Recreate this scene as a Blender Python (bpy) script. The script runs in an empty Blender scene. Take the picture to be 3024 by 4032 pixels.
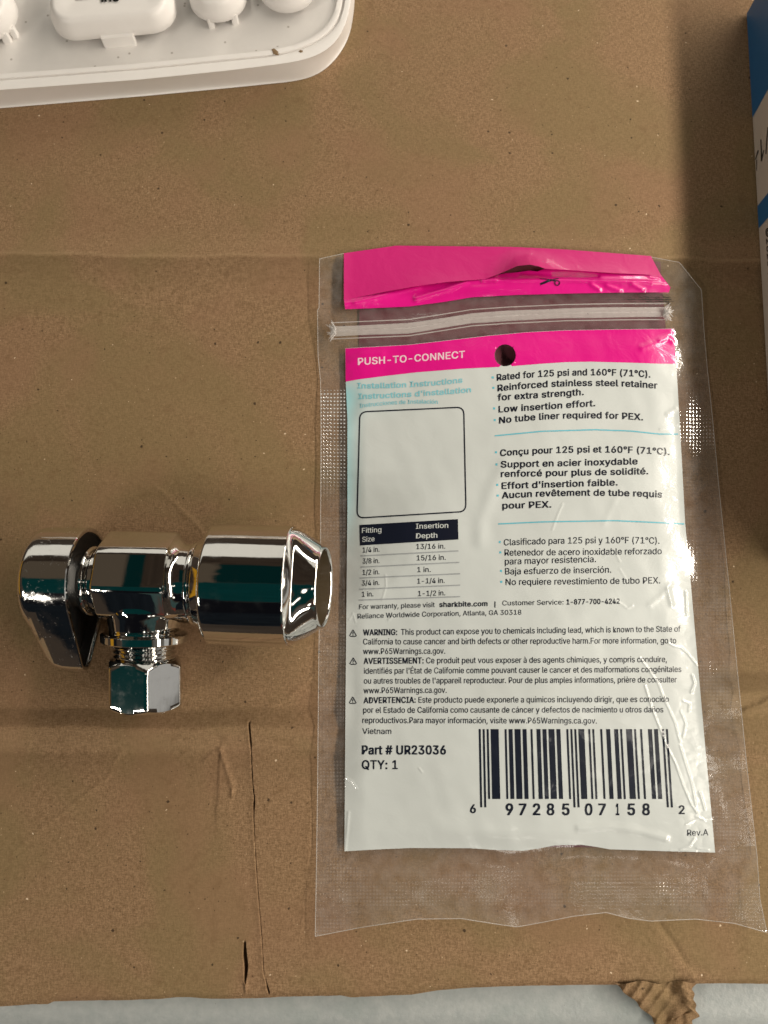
import bpy, math, random, os
import numpy as np
from mathutils import Vector
R = math.radians
rng = np.random.default_rng(7)
random.seed(7)
SC = bpy.context.scene
COL = SC.collection

# ------------------------------------------------------------------ camera
FPX, CX, CY, TH, DIST = 3030.0, 1512.0, 2016.0, R(11.3), 0.200
cth, sth = math.cos(TH), math.sin(TH)
CAM = np.array([0.0, -DIST * sth, DIST * cth])
cd = bpy.data.cameras.new('camera'); cam = bpy.data.objects.new('camera', cd); COL.objects.link(cam)
cam.location = CAM; cam.rotation_euler = (TH, 0, 0)
cd.sensor_fit = 'HORIZONTAL'; cd.sensor_width = 36.0; cd.lens = 36.0 * FPX / 3024.0
cd.clip_start = 0.005; cd.clip_end = 50
cd.dof.use_dof = True; cd.dof.focus_distance = 0.192; cd.dof.aperture_fstop = 24
SC.camera = cam
SC.view_settings.view_transform = 'Standard'; SC.view_settings.look = 'None'
SC.view_settings.exposure = 0.0; SC.view_settings.gamma = 1.0
SC.view_settings.use_curve_mapping = False
SC.cycles.use_denoising = True
SC.cycles.max_bounces = 12; SC.cycles.transparent_max_bounces = 16
SC.cycles.sample_clamp_indirect = 6.0

# ------------------------------------------------------------------ node helpers
class NT:
    def __init__(s, tree): s.t = tree; s.n = tree.nodes; s.l = tree.links
    def new(s, typ, **kw):
        nd = s.n.new(typ)
        for k, v in kw.items(): setattr(nd, k, v)
        return nd
    def put(s, sock, v):
        if hasattr(v, 'is_output') or isinstance(v, bpy.types.NodeSocket): s.l.new(v, sock)
        else: sock.default_value = v
    def math(s, op, a, b=0.0, c=0.0, clamp=False):
        nd = s.new('ShaderNodeMath', operation=op); nd.use_clamp = clamp
        s.put(nd.inputs[0], a); s.put(nd.inputs[1], b); s.put(nd.inputs[2], c); return nd.outputs[0]
    def smooth(s, x, a, b):
        nd = s.new('ShaderNodeMapRange', interpolation_type='SMOOTHSTEP')
        s.put(nd.inputs[0], x); s.put(nd.inputs[1], a); s.put(nd.inputs[2], b); return nd.outputs[0]
    def mix(s, f, a, b, blend='MIX'):
        nd = s.new('ShaderNodeMix', data_type='RGBA', blend_type=blend)
        s.put(nd.inputs[0], f); s.put(nd.inputs[6], a); s.put(nd.inputs[7], b); return nd.outputs[2]
    def noise(s, vec, scale, detail=2.0, rough=0.5, out=0, dist=0.0):
        nd = s.new('ShaderNodeTexNoise'); s.put(nd.inputs['Vector'], vec); nd.inputs['Scale'].default_value = scale
        nd.inputs['Detail'].default_value = detail; nd.inputs['Roughness'].default_value = rough
        nd.inputs['Distortion'].default_value = dist
        return nd.outputs[out]
    def voro(s, vec, scale, rnd=1.0):
        nd = s.new('ShaderNodeTexVoronoi', voronoi_dimensions='2D'); s.put(nd.inputs['Vector'], vec); nd.inputs['Scale'].default_value = scale
        nd.inputs['Randomness'].default_value = rnd; return nd
    def mapping(s, vec, scale=(1, 1, 1), rot=(0, 0, 0)):
        nd = s.new('ShaderNodeMapping'); s.put(nd.inputs['Vector'], vec)
        nd.inputs['Scale'].default_value = scale; nd.inputs['Rotation'].default_value = rot; return nd.outputs[0]
    def bump(s, h, strength=0.3, dist=0.0001, normal=None):
        nd = s.new('ShaderNodeBump'); s.put(nd.inputs['Height'], h); s.put(nd.inputs['Strength'], strength)
        nd.inputs['Distance'].default_value = dist
        if normal is not None: s.l.new(normal, nd.inputs['Normal'])
        return nd.outputs[0]

def rgba(c): return (c[0], c[1], c[2], 1.0)
def material(name):
    m = bpy.data.materials.new(name); m.use_nodes = True
    nt = NT(m.node_tree); b = m.node_tree.nodes['Principled BSDF']
    return m, nt, b
def simple(name, col, rough=0.5, metal=0.0, coat=0.0, spec=0.5, var=0.06, scale=900, bump=0.0):
    m, nt, b = material(name)
    tc = nt.new('ShaderNodeTexCoord').outputs['Object']
    n = nt.noise(tc, scale, 3)
    nt.put(b.inputs['Base Color'], nt.mix(n, rgba([c * (1 - var) for c in col]), rgba([min(1, c * (1 + var)) for c in col])))
    b.inputs['Roughness'].default_value = rough; b.inputs['Metallic'].default_value = metal
    b.inputs['Coat Weight'].default_value = coat; b.inputs['Coat Roughness'].default_value = 0.12
    b.inputs['Specular IOR Level'].default_value = spec
    if bump: nt.put(b.inputs['Normal'], nt.bump(nt.noise(tc, scale * 1.7, 3), bump, 0.0002))
    return m

# ------------------------------------------------------------------ world: the dim room round the bench
W = bpy.data.worlds.new('World'); SC.world = W; W.use_nodes = True
wt = NT(W.node_tree); bg = W.node_tree.nodes['Background']
dirv = wt.new('ShaderNodeTexCoord').outputs['Generated']
sx = wt.new('ShaderNodeSeparateXYZ'); wt.l.new(dirv, sx.inputs[0])
dx, dy, dz = sx.outputs
beta = wt.math('MULTIPLY', wt.math('ARCTAN2', dy, dz), 57.2958)
xi = wt.math('MULTIPLY', wt.math('ARCTAN2', dx, dz), 57.2958)
wob = wt.noise(dirv, 9.0, 3)
beta = wt.math('ADD', beta, wt.math('MULTIPLY_ADD', wob, 9.0, -4.5))
xi = wt.math('ADD', xi, wt.math('MULTIPLY_ADD', wt.noise(wt.mapping(dirv, (1, 1, 1), (1, 2, 0.5)), 8.0, 3), 7.0, -3.5))
def band(v, a, b, s=2.0):
    return wt.math('MULTIPLY', wt.smooth(v, a - s, a + s), wt.math('SUBTRACT', 1.0, wt.smooth(v, b - s, b + s)))
def region(b0, b1, x0, x1, s=2.0):
    return wt.math('MULTIPLY', band(beta, b0, b1, s), band(xi, x0, x1, s))
wn = wt.noise(dirv, 6.0, 3)
wc = wt.mix(wn, (0.030, 0.022, 0.016, 1), (0.095, 0.070, 0.052, 1))
wc = wt.mix(region(0, 46, -75, 70, 4), wc, wt.mix(wt.noise(dirv, 16.0, 4), (0.010, 0.007, 0.005, 1), (0.075, 0.052, 0.036, 1)))
wc = wt.mix(region(-36, -1.5, -46, 37, 1.2), wc, wt.mix(wt.noise(dirv, 18.0, 4), (0.002, 0.026, 0.025, 1), (0.004, 0.050, 0.048, 1)))
wc = wt.mix(region(-1.5, 32, -19, -6, 1.2), wc, (0.002, 0.020, 0.019, 1))
wc = wt.mix(region(-1.5, 34, -60, -19, 2), wc, (0.105, 0.080, 0.055, 1))
wc = wt.mix(region(-53, -49, -60, 60, 1.2), wc, (0.10, 0.016, 0.016, 1))
wc = wt.mix(region(-80, -62, -60, 60, 3), wc, wt.mix(wt.noise(dirv, 14.0, 2), (0.004, 0.05, 0.045, 1), (0.10, 0.13, 0.12, 1)))
wc = wt.mix(region(-86, -34, -80, -20.5, 1.2), wc, wt.mix(wt.noise(dirv, 20.0, 3), (0.003, 0.004, 0.006, 1), (0.016, 0.020, 0.024, 1)))
wc = wt.mix(region(-93, -81, -20, 70, 2), wc, (0.20, 0.045, 0.03, 1))
wc = wt.mix(region(-48, 30, 41, 70, 5), wc, (0.16, 0.145, 0.125, 1))
wc = wt.mix(region(-70, 30, 70, 94, 3), wc, (0.62, 0.60, 0.56, 1))
wc = wt.mix(region(-60, -36, -60, 20, 3), wc, (0.006, 0.006, 0.008, 1))
wc = wt.mix(region(-60, 60, -98, -72, 2), wc, (0.55, 0.27, 0.02, 1))
wc = wt.mix(region(48, 76, -65, 60, 1.0), wc, (1.05, 0.99, 0.86, 1))
for sb, sxi, sr in ((-11, 14, 2.2), (-12, 25, 2.0), (-11, 38, 2.4), (-13, 50, 2.0), (-50, 12, 2.6), (-52, 27, 2.4), (-49, 42, 2.6), (20, 52, 2.0)):
    tb, tx = math.tan(R(sb)), math.tan(R(sxi)); vv_ = Vector((tx, tb, 1.0)).normalized()
    dt = wt.new('ShaderNodeVectorMath', operation='DOT_PRODUCT'); wt.l.new(dirv, dt.inputs[0]); dt.inputs[1].default_value = vv_
    wc = wt.mix(wt.smooth(dt.outputs['Value'], math.cos(R(sr * 1.25)), math.cos(R(sr * 0.8))), wc, (5.0, 4.7, 4.2, 1))
wt.l.new(wc, bg.inputs['Color']); bg.inputs['Strength'].default_value = 0.70

# ------------------------------------------------------------------ lamps of the room
def area(name, loc, target, sx_, sy_, power, col):
    l = bpy.data.lights.new(name, 'AREA'); l.shape = 'RECTANGLE'; l.size = sx_; l.size_y = sy_
    l.energy = power; l.color = col
    o = bpy.data.objects.new(name, l); COL.objects.link(o); o.location = loc
    o.rotation_euler = (Vector(target) - Vector(loc)).to_track_quat('-Z', 'Y').to_euler(); return o
area('tube_lamp', (0.42, 0.30, 0.33), (0, 0.30, 0), 1.7, 0.05, 7.5, (1.0, 0.91, 0.78))
for k, (lx, ly) in enumerate(((-1.30, -0.85), (-1.15, -1.02), (-1.42, -1.05), (-1.05, -1.20))):
    area('ceiling_lamp', (lx, ly, 1.15), (0, 0, 0), 0.07, 0.07, 2.3, (1.0, 0.93, 0.82))

# ------------------------------------------------------------------ photo geometry: a pixel of the photo and a height give a point of the bench
def P(px, py, z=0.0):
    px = np.asarray(px, float); py = np.asarray(py, float); z = np.asarray(z, float)
    a = (px - CX) / FPX; b = (CY - py) / FPX
    d0 = a; d1 = sth + b * cth; d2 = -cth + b * sth
    t = (z - CAM[2]) / d2
    return np.stack(np.broadcast_arrays(CAM[0] + t * d0, CAM[1] + t * d1, CAM[2] + t * d2), -1)
def PX(x, y, z=0.0):
    vx, vy, vz = x - CAM[0], y - CAM[1], z - CAM[2]
    u = vy * cth + vz * sth; w = vy * sth - vz * cth
    return CX + FPX * vx / w, CY - FPX * u / w

class MB:
    def __init__(s): s.v = []; s.f = []; s.m = []; s.n = 0
    def add(s, verts, faces, mat=0):
        verts = [tuple(v) for v in verts]
        s.v += verts
        for f in faces: s.f.append([i + s.n for i in f]); s.m.append(mat)
        s.n += len(verts)
    def grid(s, V, mat=0, closeu=False, mask=None):
        h, w = V.shape[:2]; faces = []
        for i in range(h - 1):
            for j in range(w if closeu else w - 1):
                if mask is not None and not mask[i, j]: continue
                k = (j + 1) % w
                faces.append((i * w + j, i * w + k, (i + 1) * w + k, (i + 1) * w + j))
        s.add(V.reshape(-1, 3), faces, mat)
    def build(s, name, mats, parent=None, smooth=True, angle=None):
        me = bpy.data.meshes.new(name); me.from_pydata(s.v, [], s.f)
        if not isinstance(mats, (list, tuple)): mats = [mats]
        for m in mats: me.materials.append(m)
        me.polygons.foreach_set('material_index', np.array(s.m, dtype=np.int32))
        me.update(); return link(name, me, parent, smooth, angle)

def link(name, me, parent=None, smooth=True, angle=None):
    if smooth:
        me.shade_smooth()
        if angle is not None: me.set_sharp_from_angle(angle=R(angle))
    o = bpy.data.objects.new(name, me); COL.objects.link(o)
    if parent is not None: o.parent = parent
    return o
def gridmesh(name, V, mats, parent=None, uv=None, attr=None, facemask=None, angle=None):
    """big regular sheet, built straight from arrays"""
    h, w = V.shape[:2]
    idx = np.arange(h * w).reshape(h, w)
    q = np.stack([idx[:-1, :-1], idx[:-1, 1:], idx[1:, 1:], idx[1:, :-1]], -1)
    q = q[facemask] if facemask is not None else q.reshape(-1, 4)
    me = bpy.data.meshes.new(name)
    me.vertices.add(h * w); me.vertices.foreach_set('co', V.reshape(-1).astype(np.float32))
    me.loops.add(q.size); me.polygons.add(len(q))
    me.loops.foreach_set('vertex_index', q.reshape(-1).astype(np.int32))
    me.polygons.foreach_set('loop_start', np.arange(0, q.size, 4, dtype=np.int32))
    me.update(calc_edges=True); me.validate()
    if uv is not None:
        ul = me.uv_layers.new(name='flat'); ul.data.foreach_set('uv', uv.reshape(-1, 2)[q.reshape(-1)].astype(np.float32).reshape(-1))
    if attr is not None:
        for k, a in attr.items():
            at = me.attributes.new(k, 'FLOAT', 'POINT'); at.data.foreach_set('value', a.reshape(-1).astype(np.float32))
    for m in (mats if isinstance(mats, (list, tuple)) else [mats]): me.materials.append(m)
    return link(name, me, parent, True, angle)
def empty(name, loc, label, cat, group=None):
    o = bpy.data.objects.new(name, None); COL.objects.link(o); o.location = loc
    o['label'] = label; o['category'] = cat
    if group: o['group'] = group
    o.empty_display_size = 0.01
    return o
def adopt(child, root):
    """parent while keeping the child's world coordinates"""
    child.parent = root
    child.location = Vector(child.location) - Vector(root.location)
    return child

def seg_dist(px, py, pts):
    """distance in photo pixels to a polyline and signed side"""
    best = np.full(px.shape, 1e9); side = np.zeros(px.shape)
    for (x0, y0), (x1, y1) in zip(pts[:-1], pts[1:]):
        ex, ey = x1 - x0, y1 - y0; L2 = ex * ex + ey * ey
        t = np.clip(((px - x0) * ex + (py - y0) * ey) / L2, 0, 1)
        qx, qy = px - (x0 + t * ex), py - (y0 + t * ey)
        d = np.hypot(qx, qy); s = np.sign(ex * qy - ey * qx)
        u = d < best; best = np.where(u, d, best); side = np.where(u, s, side)
    return best, side
def waves(px, py, n, lmin, lmax, seed, ang=None, spread=math.pi):
    r = np.random.default_rng(seed); out = np.zeros(np.broadcast(px, py).shape)
    for _ in range(n):
        L = lmin * (lmax / lmin) ** r.random(); a = (r.random() * 2 * math.pi) if ang is None else ang + (r.random() - .5) * spread
        out = out + np.sin((px * math.cos(a) + py * math.sin(a)) * 2 * math.pi / L + r.random() * 7) * (L / lmax) ** 0.8
    return out / math.sqrt(n)
def sstep(x, a, b):
    t = np.clip((x - a) / (b - a), 0, 1); return t * t * (3 - 2 * t)
def bell(d, s): return np.exp(-(d / s) ** 2)

# ------------------------------------------------------------------ CARDBOARD SHEET
CRACK = [(983, 2845), (989, 2945), (992, 3038), (996, 3105), (1001, 3139), (998, 3206), (1008, 3417), (1021, 3586), (1031, 3700), (1037, 3822), (1051, 3880), (1060, 3912)]
SLIT = [(964, 3712), (964, 3759), (969, 3807), (966, 3862)]
def card_h(px, py):
    mm = 0.001
    z = 0.10 * mm * waves(px, py, 10, 260, 1500, 3)
    z += 0.016 * mm * waves(px, py, 16, 40, 160, 31)
    w1 = 8 * np.sin(px / 130.0) + 5 * np.sin(px / 47.0 + 1)
    yy = py + w1 * 0.5
    # score line across the sheet near the bag's top
    ys = yy - (1002 + 0.008 * px)
    z += 0.22 * mm * bell(ys + 4, 8) - 0.60 * mm * sstep(ys, -8, 40) * (1 - sstep(ys, 60, 420))
    z += 0.12 * mm * bell(ys + 75, 22)
    # flattened fold bands under the valve
    def fold(y0, lo, hi, fade_l, fade_r):
        return 0
    o = -140.0 * sstep(px, 1500, 2450)
    y = yy - o
    up = 1.15 * mm * sstep(y, 2782, 2862)
    dn = 0.85 * mm * sstep(y, 2862, 2975) + 0.30 * mm * sstep(y, 2975, 3200)
    z += up - dn
    z += 0.12 * mm * bell(y - 2785, 6) - 0.14 * mm * bell(y - 2793, 8) + 0.16 * mm * bell(y - 2862, 7)
    z -= 0.30 * mm * sstep(yy, 2952, 2972) * (1 - sstep(yy, 2985, 3230))
    z += 0.22 * mm * sstep(yy + 0.02 * px, 3560, 3960)
    def crease(pts, h, s, step=0.0):
        d, sd = seg_dist(px, py, pts); return h * mm * bell(d, s) + step * mm * bell(d, 60) * sd
    z += crease([(481, 2953), (422, 3063), (295, 3164), (186, 3248), (50, 3358)], 0.16, 7, 0.03)
    z += crease([(869, 2949), (916, 3097), (914, 3130)], 0.40, 8, 0.10)
    z += crease([(869, 2949), (852, 3190)], 0.10, 8, -0.12)
    z += crease([(806, 2995), (869, 2945)], 0.30, 9)
    z += crease([(905, 3035), (985, 3015)], 0.18, 7)
    z += crease([(900, 2908), (1250, 2892)], 0.13, 7)
    z += crease([(1249, 2650), (1190, 2701), (1139, 2752), (1055, 2781), (717, 2785)], 0.22, 9, 0.06)
    z += crease([(1055, 2781), (1160, 2806), (1250, 2806)], 0.2, 8, 0.05)
    z += crease([(640, 1935), (700, 1990), (790, 2080)], 0.14, 10, 0.05)
    z += crease([(1240, 1200), (1050, 1290), (900, 1390)], 0.10, 10, 0.03)
    z += crease([(250, 640), (420, 520)], 0.06, 10)
    z += crease([(2596, 3643), (2660, 3730), (2707, 3806)], -0.35, 13, 0.08)
    z += crease([(2458, 3812), (2600, 3806), (2707, 3803), (2735, 3850)], 0.20, 10, 0.06)
    z += crease([(1225, 3200), (1210, 3500), (1195, 3650)], 0.10, 14, 0.04)
    z += crease([(2930, 2790), (2985, 2770), (3040, 2735)], 0.5, 10, 0.25)
    d, sd = seg_dist(px, py, CRACK)
    wdt = 1.5 + 3.0 * sstep(np.sin(py / 55.0) + 0.4 * np.sin(py / 21.0), 0.0, 1.0) * (1 - sstep(py, 3120, 3260)) + 1.5 * sstep(py, 3850, 3910)
    cut = 1 - sstep(d, wdt * 0.6, wdt * 1.5)
    z += 0.16 * mm * bell(d, 16) * (sd > 0)
    z -= (0.34 + 0.9 * (1 - sstep(py, 3120, 3300)) + 0.8 * sstep(py, 3840, 3900)) * mm * cut * (0.7 + 0.3 * np.sin(py / 37.0) * np.sin(py / 13.0))
    d, sd = seg_dist(px, py, SLIT)
    wdt = 3.5 + 4.0 * np.abs(np.sin((py - 3712) / 48.0))
    z += 0.12 * mm * bell(d, 18)
    z -= 2.2 * mm * (1 - sstep(d, wdt * 0.55, wdt * 1.3))
    d, sd = seg_dist(px, py, [(967, 3868), (970, 3900)]); z += 0.4 * mm * bell(d, 7)
    return z

xs = np.unique(np.concatenate([np.linspace(-0.5, -0.125, 24), np.arange(-0.125, 0.125, 0.00036),
     np.arange(P(935, 3400)[0], P(1085, 3400)[0], 0.00011), np.linspace(0.125, 0.5, 24)]))
ss = np.concatenate([np.arange(0, 0.245, 0.00042), np.linspace(0.246, 0.75, 40)])
frontpx = np.array([(-900, 3990), (0, 3967), (130, 3958), (185, 3957), (205, 3947), (420, 3943), (560, 3938), (640, 3936), (690, 3931), (750, 3930), (830, 3936), (1000, 3934), (1100, 3928), (1290, 3926), (1340, 3922), (1380, 3930), (1460, 3926), (1620, 3921), (1740, 3901), (1850, 3892), (2100, 3884), (2420, 3880), (2760, 3876), (3024, 3876), (3900, 3860)], float)
fw = P(frontpx[:, 0], frontpx[:, 1])
yfront = np.interp(xs, fw[:, 0], fw[:, 1]) + 0.00010 * waves(xs * 15000, xs * 0, 14, 18, 260, 55)
XX, SS = np.meshgrid(xs, ss); YY = yfront[None, :] + SS
pxx, pyy = PX(XX, YY)
HZ = card_h(pxx, pyy) * (1 - sstep(np.abs(XX), 0.13, 0.2)) * (1 - sstep(YY, 0.17, 0.25))
HZ -= 0.0007 * (1 - sstep(SS, 0, 0.0012))
top = np.stack([XX, YY, HZ], -1)
r0 = top[0].copy(); r0[:, 2] = -0.0034; r0[:, 1] += 0.0002
r1 = top[0].copy(); r1[:, 2] = -0.0022 + 0.0004 * np.sin(xs * 2600); r1[:, 1] += 0.0001
Vc = np.concatenate([r0[None], r1[None], top])

mcard, nt, b = material('kraft_cardboard')
tc = nt.new('ShaderNodeTexCoord').outputs['Object']
f1 = nt.noise(nt.mapping(tc, (850, 3000, 900), (0, 0, 0.35)), 1.0, 3, 0.6)
f2 = nt.noise(nt.mapping(tc, (3000, 900, 900), (0, 0, 0.9)), 1.0, 3, 0.6)
f3 = nt.noise(tc, 5200, 2, 0.7)
fib = nt.math('ADD', nt.math('MULTIPLY', nt.math('ADD', f1, f2), 0.32), nt.math('MULTIPLY', f3, 0.36))
c = nt.mix(nt.smooth(fib, 0.38, 0.62), (0.160, 0.093, 0.044, 1), (0.350, 0.223, 0.124, 1))
big = nt.noise(tc, 26, 3, 0.55, dist=0.6)
c = nt.mix(nt.smooth(big, 0.42, 0.62), c, nt.mix(0.5, c, (0.200, 0.148, 0.064, 1)))
big2 = nt.noise(nt.mapping(tc, (1, 1, 1), (0, 0, 1.1)), 33, 2, 0.5)
c = nt.mix(nt.math('MULTIPLY', nt.smooth(big2, 0.48, 0.66), 0.42), c, (0.265, 0.148, 0.084, 1))
mid = nt.noise(tc, 340, 3, 0.6)
c = nt.mix(nt.math('MULTIPLY', nt.smooth(mid, 0.52, 0.75), 0.35), c, (0.16, 0.09, 0.04, 1))
def specks(scale, keep, rad, seed, colr, amount, c):
    mv = nt.new('ShaderNodeVectorMath', operation='ADD'); nt.l.new(tc, mv.inputs[0]); mv.inputs[1].default_value = (seed, seed * 0.7, 0)
    warp = nt.new('ShaderNodeVectorMath', operation='MULTIPLY_ADD')
    nt.l.new(nt.noise(tc, 1800, 2, 0.5, out=1), warp.inputs[0]); warp.inputs[1].default_value = (0.0006, 0.0006, 0); nt.l.new(mv.outputs[0], warp.inputs[2])
    flat = nt.new('ShaderNodeVectorMath', operation='MULTIPLY'); nt.l.new(warp.outputs[0], flat.inputs[0]); flat.inputs[1].default_value = (1, 1, 0)
    v = nt.voro(flat.outputs[0], scale)
    sc = nt.new('ShaderNodeSeparateXYZ'); nt.l.new(v.outputs['Color'], sc.inputs[0])
    on = nt.math('GREATER_THAN', sc.outputs[0], keep)
    rr = nt.math('MULTIPLY', nt.math('MULTIPLY_ADD', sc.outputs[1], 0.8, 0.2), rad)
    dot = nt.math('SUBTRACT', 1.0, nt.smooth(nt.math('DIVIDE', v.outputs['Distance'], rr), 0.5, 1.0))
    return nt.mix(nt.math('MULTIPLY', nt.math('MULTIPLY', on, dot), amount), c, colr)
c = specks(170, 0.84, 0.085, 0.31, (0.03, 0.016, 0.008, 1), 0.85, c)
c = specks(420, 0.90, 0.11, 0.53, (0.05, 0.026, 0.012, 1), 0.75, c)
c = specks(700, 0.90, 0.14, 0.77, (0.06, 0.03, 0.015, 1), 0.6, c)
c = specks(190, 0.93, 0.055, 0.11, (0.78, 0.62, 0.44, 1), 0.9, c)
c = specks(560, 0.93, 0.11, 0.87, (0.55, 0.40, 0.25, 1), 0.7, c)
wa = nt.new('ShaderNodeAttribute', attribute_name='wear_shade').outputs['Fac']
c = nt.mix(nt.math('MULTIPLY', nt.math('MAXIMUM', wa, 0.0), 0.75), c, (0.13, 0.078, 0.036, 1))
c = nt.mix(nt.math('MULTIPLY', nt.math('MAXIMUM', nt.math('MULTIPLY', wa, -1.0), 0.0), 0.5), c, (0.40, 0.27, 0.15, 1))  # paler tone painted on the fold slopes that catch the light
nt.l.new(c, b.inputs['Base Color']); b.inputs['Roughness'].default_value = 0.82; b.inputs['Specular IOR Level'].default_value = 0.25
nt.put(b.inputs['Normal'], nt.bump(fib, 0.28, 0.00010, nt.bump(mid, 0.25, 0.0003)))
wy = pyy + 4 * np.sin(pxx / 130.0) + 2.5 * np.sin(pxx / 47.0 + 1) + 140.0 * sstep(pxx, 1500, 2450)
wear_shade = sstep(wy, 2778, 2792) * (1 - sstep(wy, 2850, 2872)) * 0.55 + sstep(wy, 2962, 2975) * (1 - sstep(wy, 2990, 3150)) * 0.30  # slope shading of the folds put into the colour, with some wear
wear_shade = wear_shade - 0.35 * sstep(wy, 2862, 2880) * (1 - sstep(wy, 2940, 2968))
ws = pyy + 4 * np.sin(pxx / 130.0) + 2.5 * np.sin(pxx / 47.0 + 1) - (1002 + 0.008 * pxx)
wear_shade = wear_shade + 0.40 * sstep(ws, 0, 10) * (1 - sstep(ws, 20, 160)) - 0.30 * bell(ws + 40, 40) - 0.9 * bell(ws + 2, 6)
wear_shade = wear_shade * (1 - sstep(np.abs(XX), 0.13, 0.2)) * (0.75 + 0.25 * waves(pxx, pyy, 6, 150, 600, 77))
wear_shade = np.concatenate([wear_shade[:1], wear_shade[:1], wear_shade])
sheet = gridmesh('cardboard_sheet', Vc, mcard, attr={'wear_shade': wear_shade}, angle=60)
sheet['label'] = 'creased brown kraft cardboard sheet under the valve and bag, torn at its lower edge'
sheet['category'] = 'cardboard'

# torn flap hanging over the bench edge
U, V_ = np.meshgrid(np.linspace(0, 1, 110), np.linspace(0, 1, 70))
lx = np.interp(V_, [0, .35, .62, 1], [2415, 2500, 2560, 2620]); rx = np.interp(V_, [0, .1, .45, .62, .68, 1], [2738, 2728, 2740, 2752, 2730, 2712])
fx = lx + (rx - lx) * U + 5 * np.sin(V_ * 23) * (1 - U) + 4 * np.sin(V_ * 31 + 2) * U
fy = 3868 + V_ * (215 + 20 * np.sin(U * 6)) + 6 * np.sin(U * 14)
ridge = (1 - 2 * np.abs(np.sin((fx * 0.86 + fy * 0.50) / 15.0 + 0.5 * np.sin(fy / 45)))) * (1 - sstep(U + 0.5 * V_, 0.45, 0.95) * 0.85)
fz = 0.0008 - 0.006 * V_ ** 1.7 + 0.00042 * ridge + 0.0006 * np.sin(U * 7 + V_ * 4) + 0.0010 * bell(U - 0.86, 0.10) + 0.0006 * waves(fx, fy, 9, 60, 240, 8)
gridmesh('torn_flap', P(fx, fy, fz), mcard, sheet)

# ------------------------------------------------------------------ BENCH under the cardboard
mb_, nt, b = material('painted_bench')
tc = nt.new('ShaderNodeTexCoord').outputs['Object']
n1 = nt.noise(tc, 380, 4, 0.65); n2 = nt.noise(tc, 70, 4, 0.6)
c = nt.mix(n1, (0.30, 0.335, 0.34, 1), (0.52, 0.54, 0.53, 1))
c = nt.mix(nt.math('MULTIPLY', nt.smooth(n2, 0.56, 0.70), 0.35), c, (0.32, 0.37, 0.36, 1))
sp = nt.noise(nt.mapping(tc, (420, 260, 260)), 1.0, 3, 0.7)
c = nt.mix(nt.smooth(sp, 0.74, 0.77), c, (0.07, 0.06, 0.06, 1))
nt.l.new(c, b.inputs['Base Color']); b.inputs['Roughness'].default_value = 0.36
nt.put(b.inputs['Normal'], nt.bump(nt.noise(tc, 900, 3, 0.6), 0.45, 0.0003))
zb = -0.0040; y_e = P(1512, 3945, zb)[1]; RB = 0.011
prof = [(0.9, zb), (0.5, zb), (0.2, zb), (0.05, zb), (y_e + 0.004, zb)] + [(y_e - RB * math.sin(a), zb - RB * (1 - math.cos(a))) for a in np.linspace(0, math.pi * 0.75, 26)]
xb = np.linspace(-0.7, 0.7, 60)
Vb = np.array([[(x, y - 0.0245 * x * 0, z) for x in xb] for (y, z) in prof])
bench = gridmesh('bench', Vb, mb_)
bench['label'] = 'pale grey painted bench with a rounded edge showing below the cardboard'; bench['category'] = 'bench'

# ------------------------------------------------------------------ CHROME ANGLE VALVE
def chrome(name, col=(0.80, 0.79, 0.77), r0=0.04, r1=0.12, wav=0.045, grime=0.0):
    m, nt, b = material(name)
    tc = nt.new('ShaderNodeTexCoord').outputs['Object']
    n = nt.noise(tc, 260, 3, 0.6)
    b.inputs['Metallic'].default_value = 1.0
    cc = nt.mix(n, rgba(col), rgba([k * 0.93 for k in col]))
    rr = nt.math('MULTIPLY_ADD', nt.smooth(n, 0.45, 0.8), r1 - r0, r0)
    if grime:
        g = nt.smooth(nt.noise(tc, 900, 5, 0.7), 0.56, 0.72)
        rr = nt.math('ADD', rr, nt.math('MULTIPLY', g, grime))
    nt.l.new(cc, b.inputs['Base Color']); nt.l.new(rr, b.inputs['Roughness'])
    sc1 = nt.noise(nt.mapping(tc, (700, 120, 700), (0.3, 0.2, 0.5)), 1.0, 2)
    nt.put(b.inputs['Normal'], nt.bump(nt.math('ADD', nt.noise(tc, 95, 2), nt.math('MULTIPLY', sc1, 0.12)), wav, 0.0010))
    return m
mchrome = chrome('polished_chrome')
mhandle = chrome('worn_chrome', r0=0.05, r1=0.16, grime=0.32, wav=0.06)
mnut = chrome('brushed_nickel', (0.74, 0.73, 0.71), 0.05, 0.10, 0.04, 0.05)
mdark = simple('hollow_shade', (0.008, 0.008, 0.008), 0.45)  # black stands in for shade and dark reflections inside the handle

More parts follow.
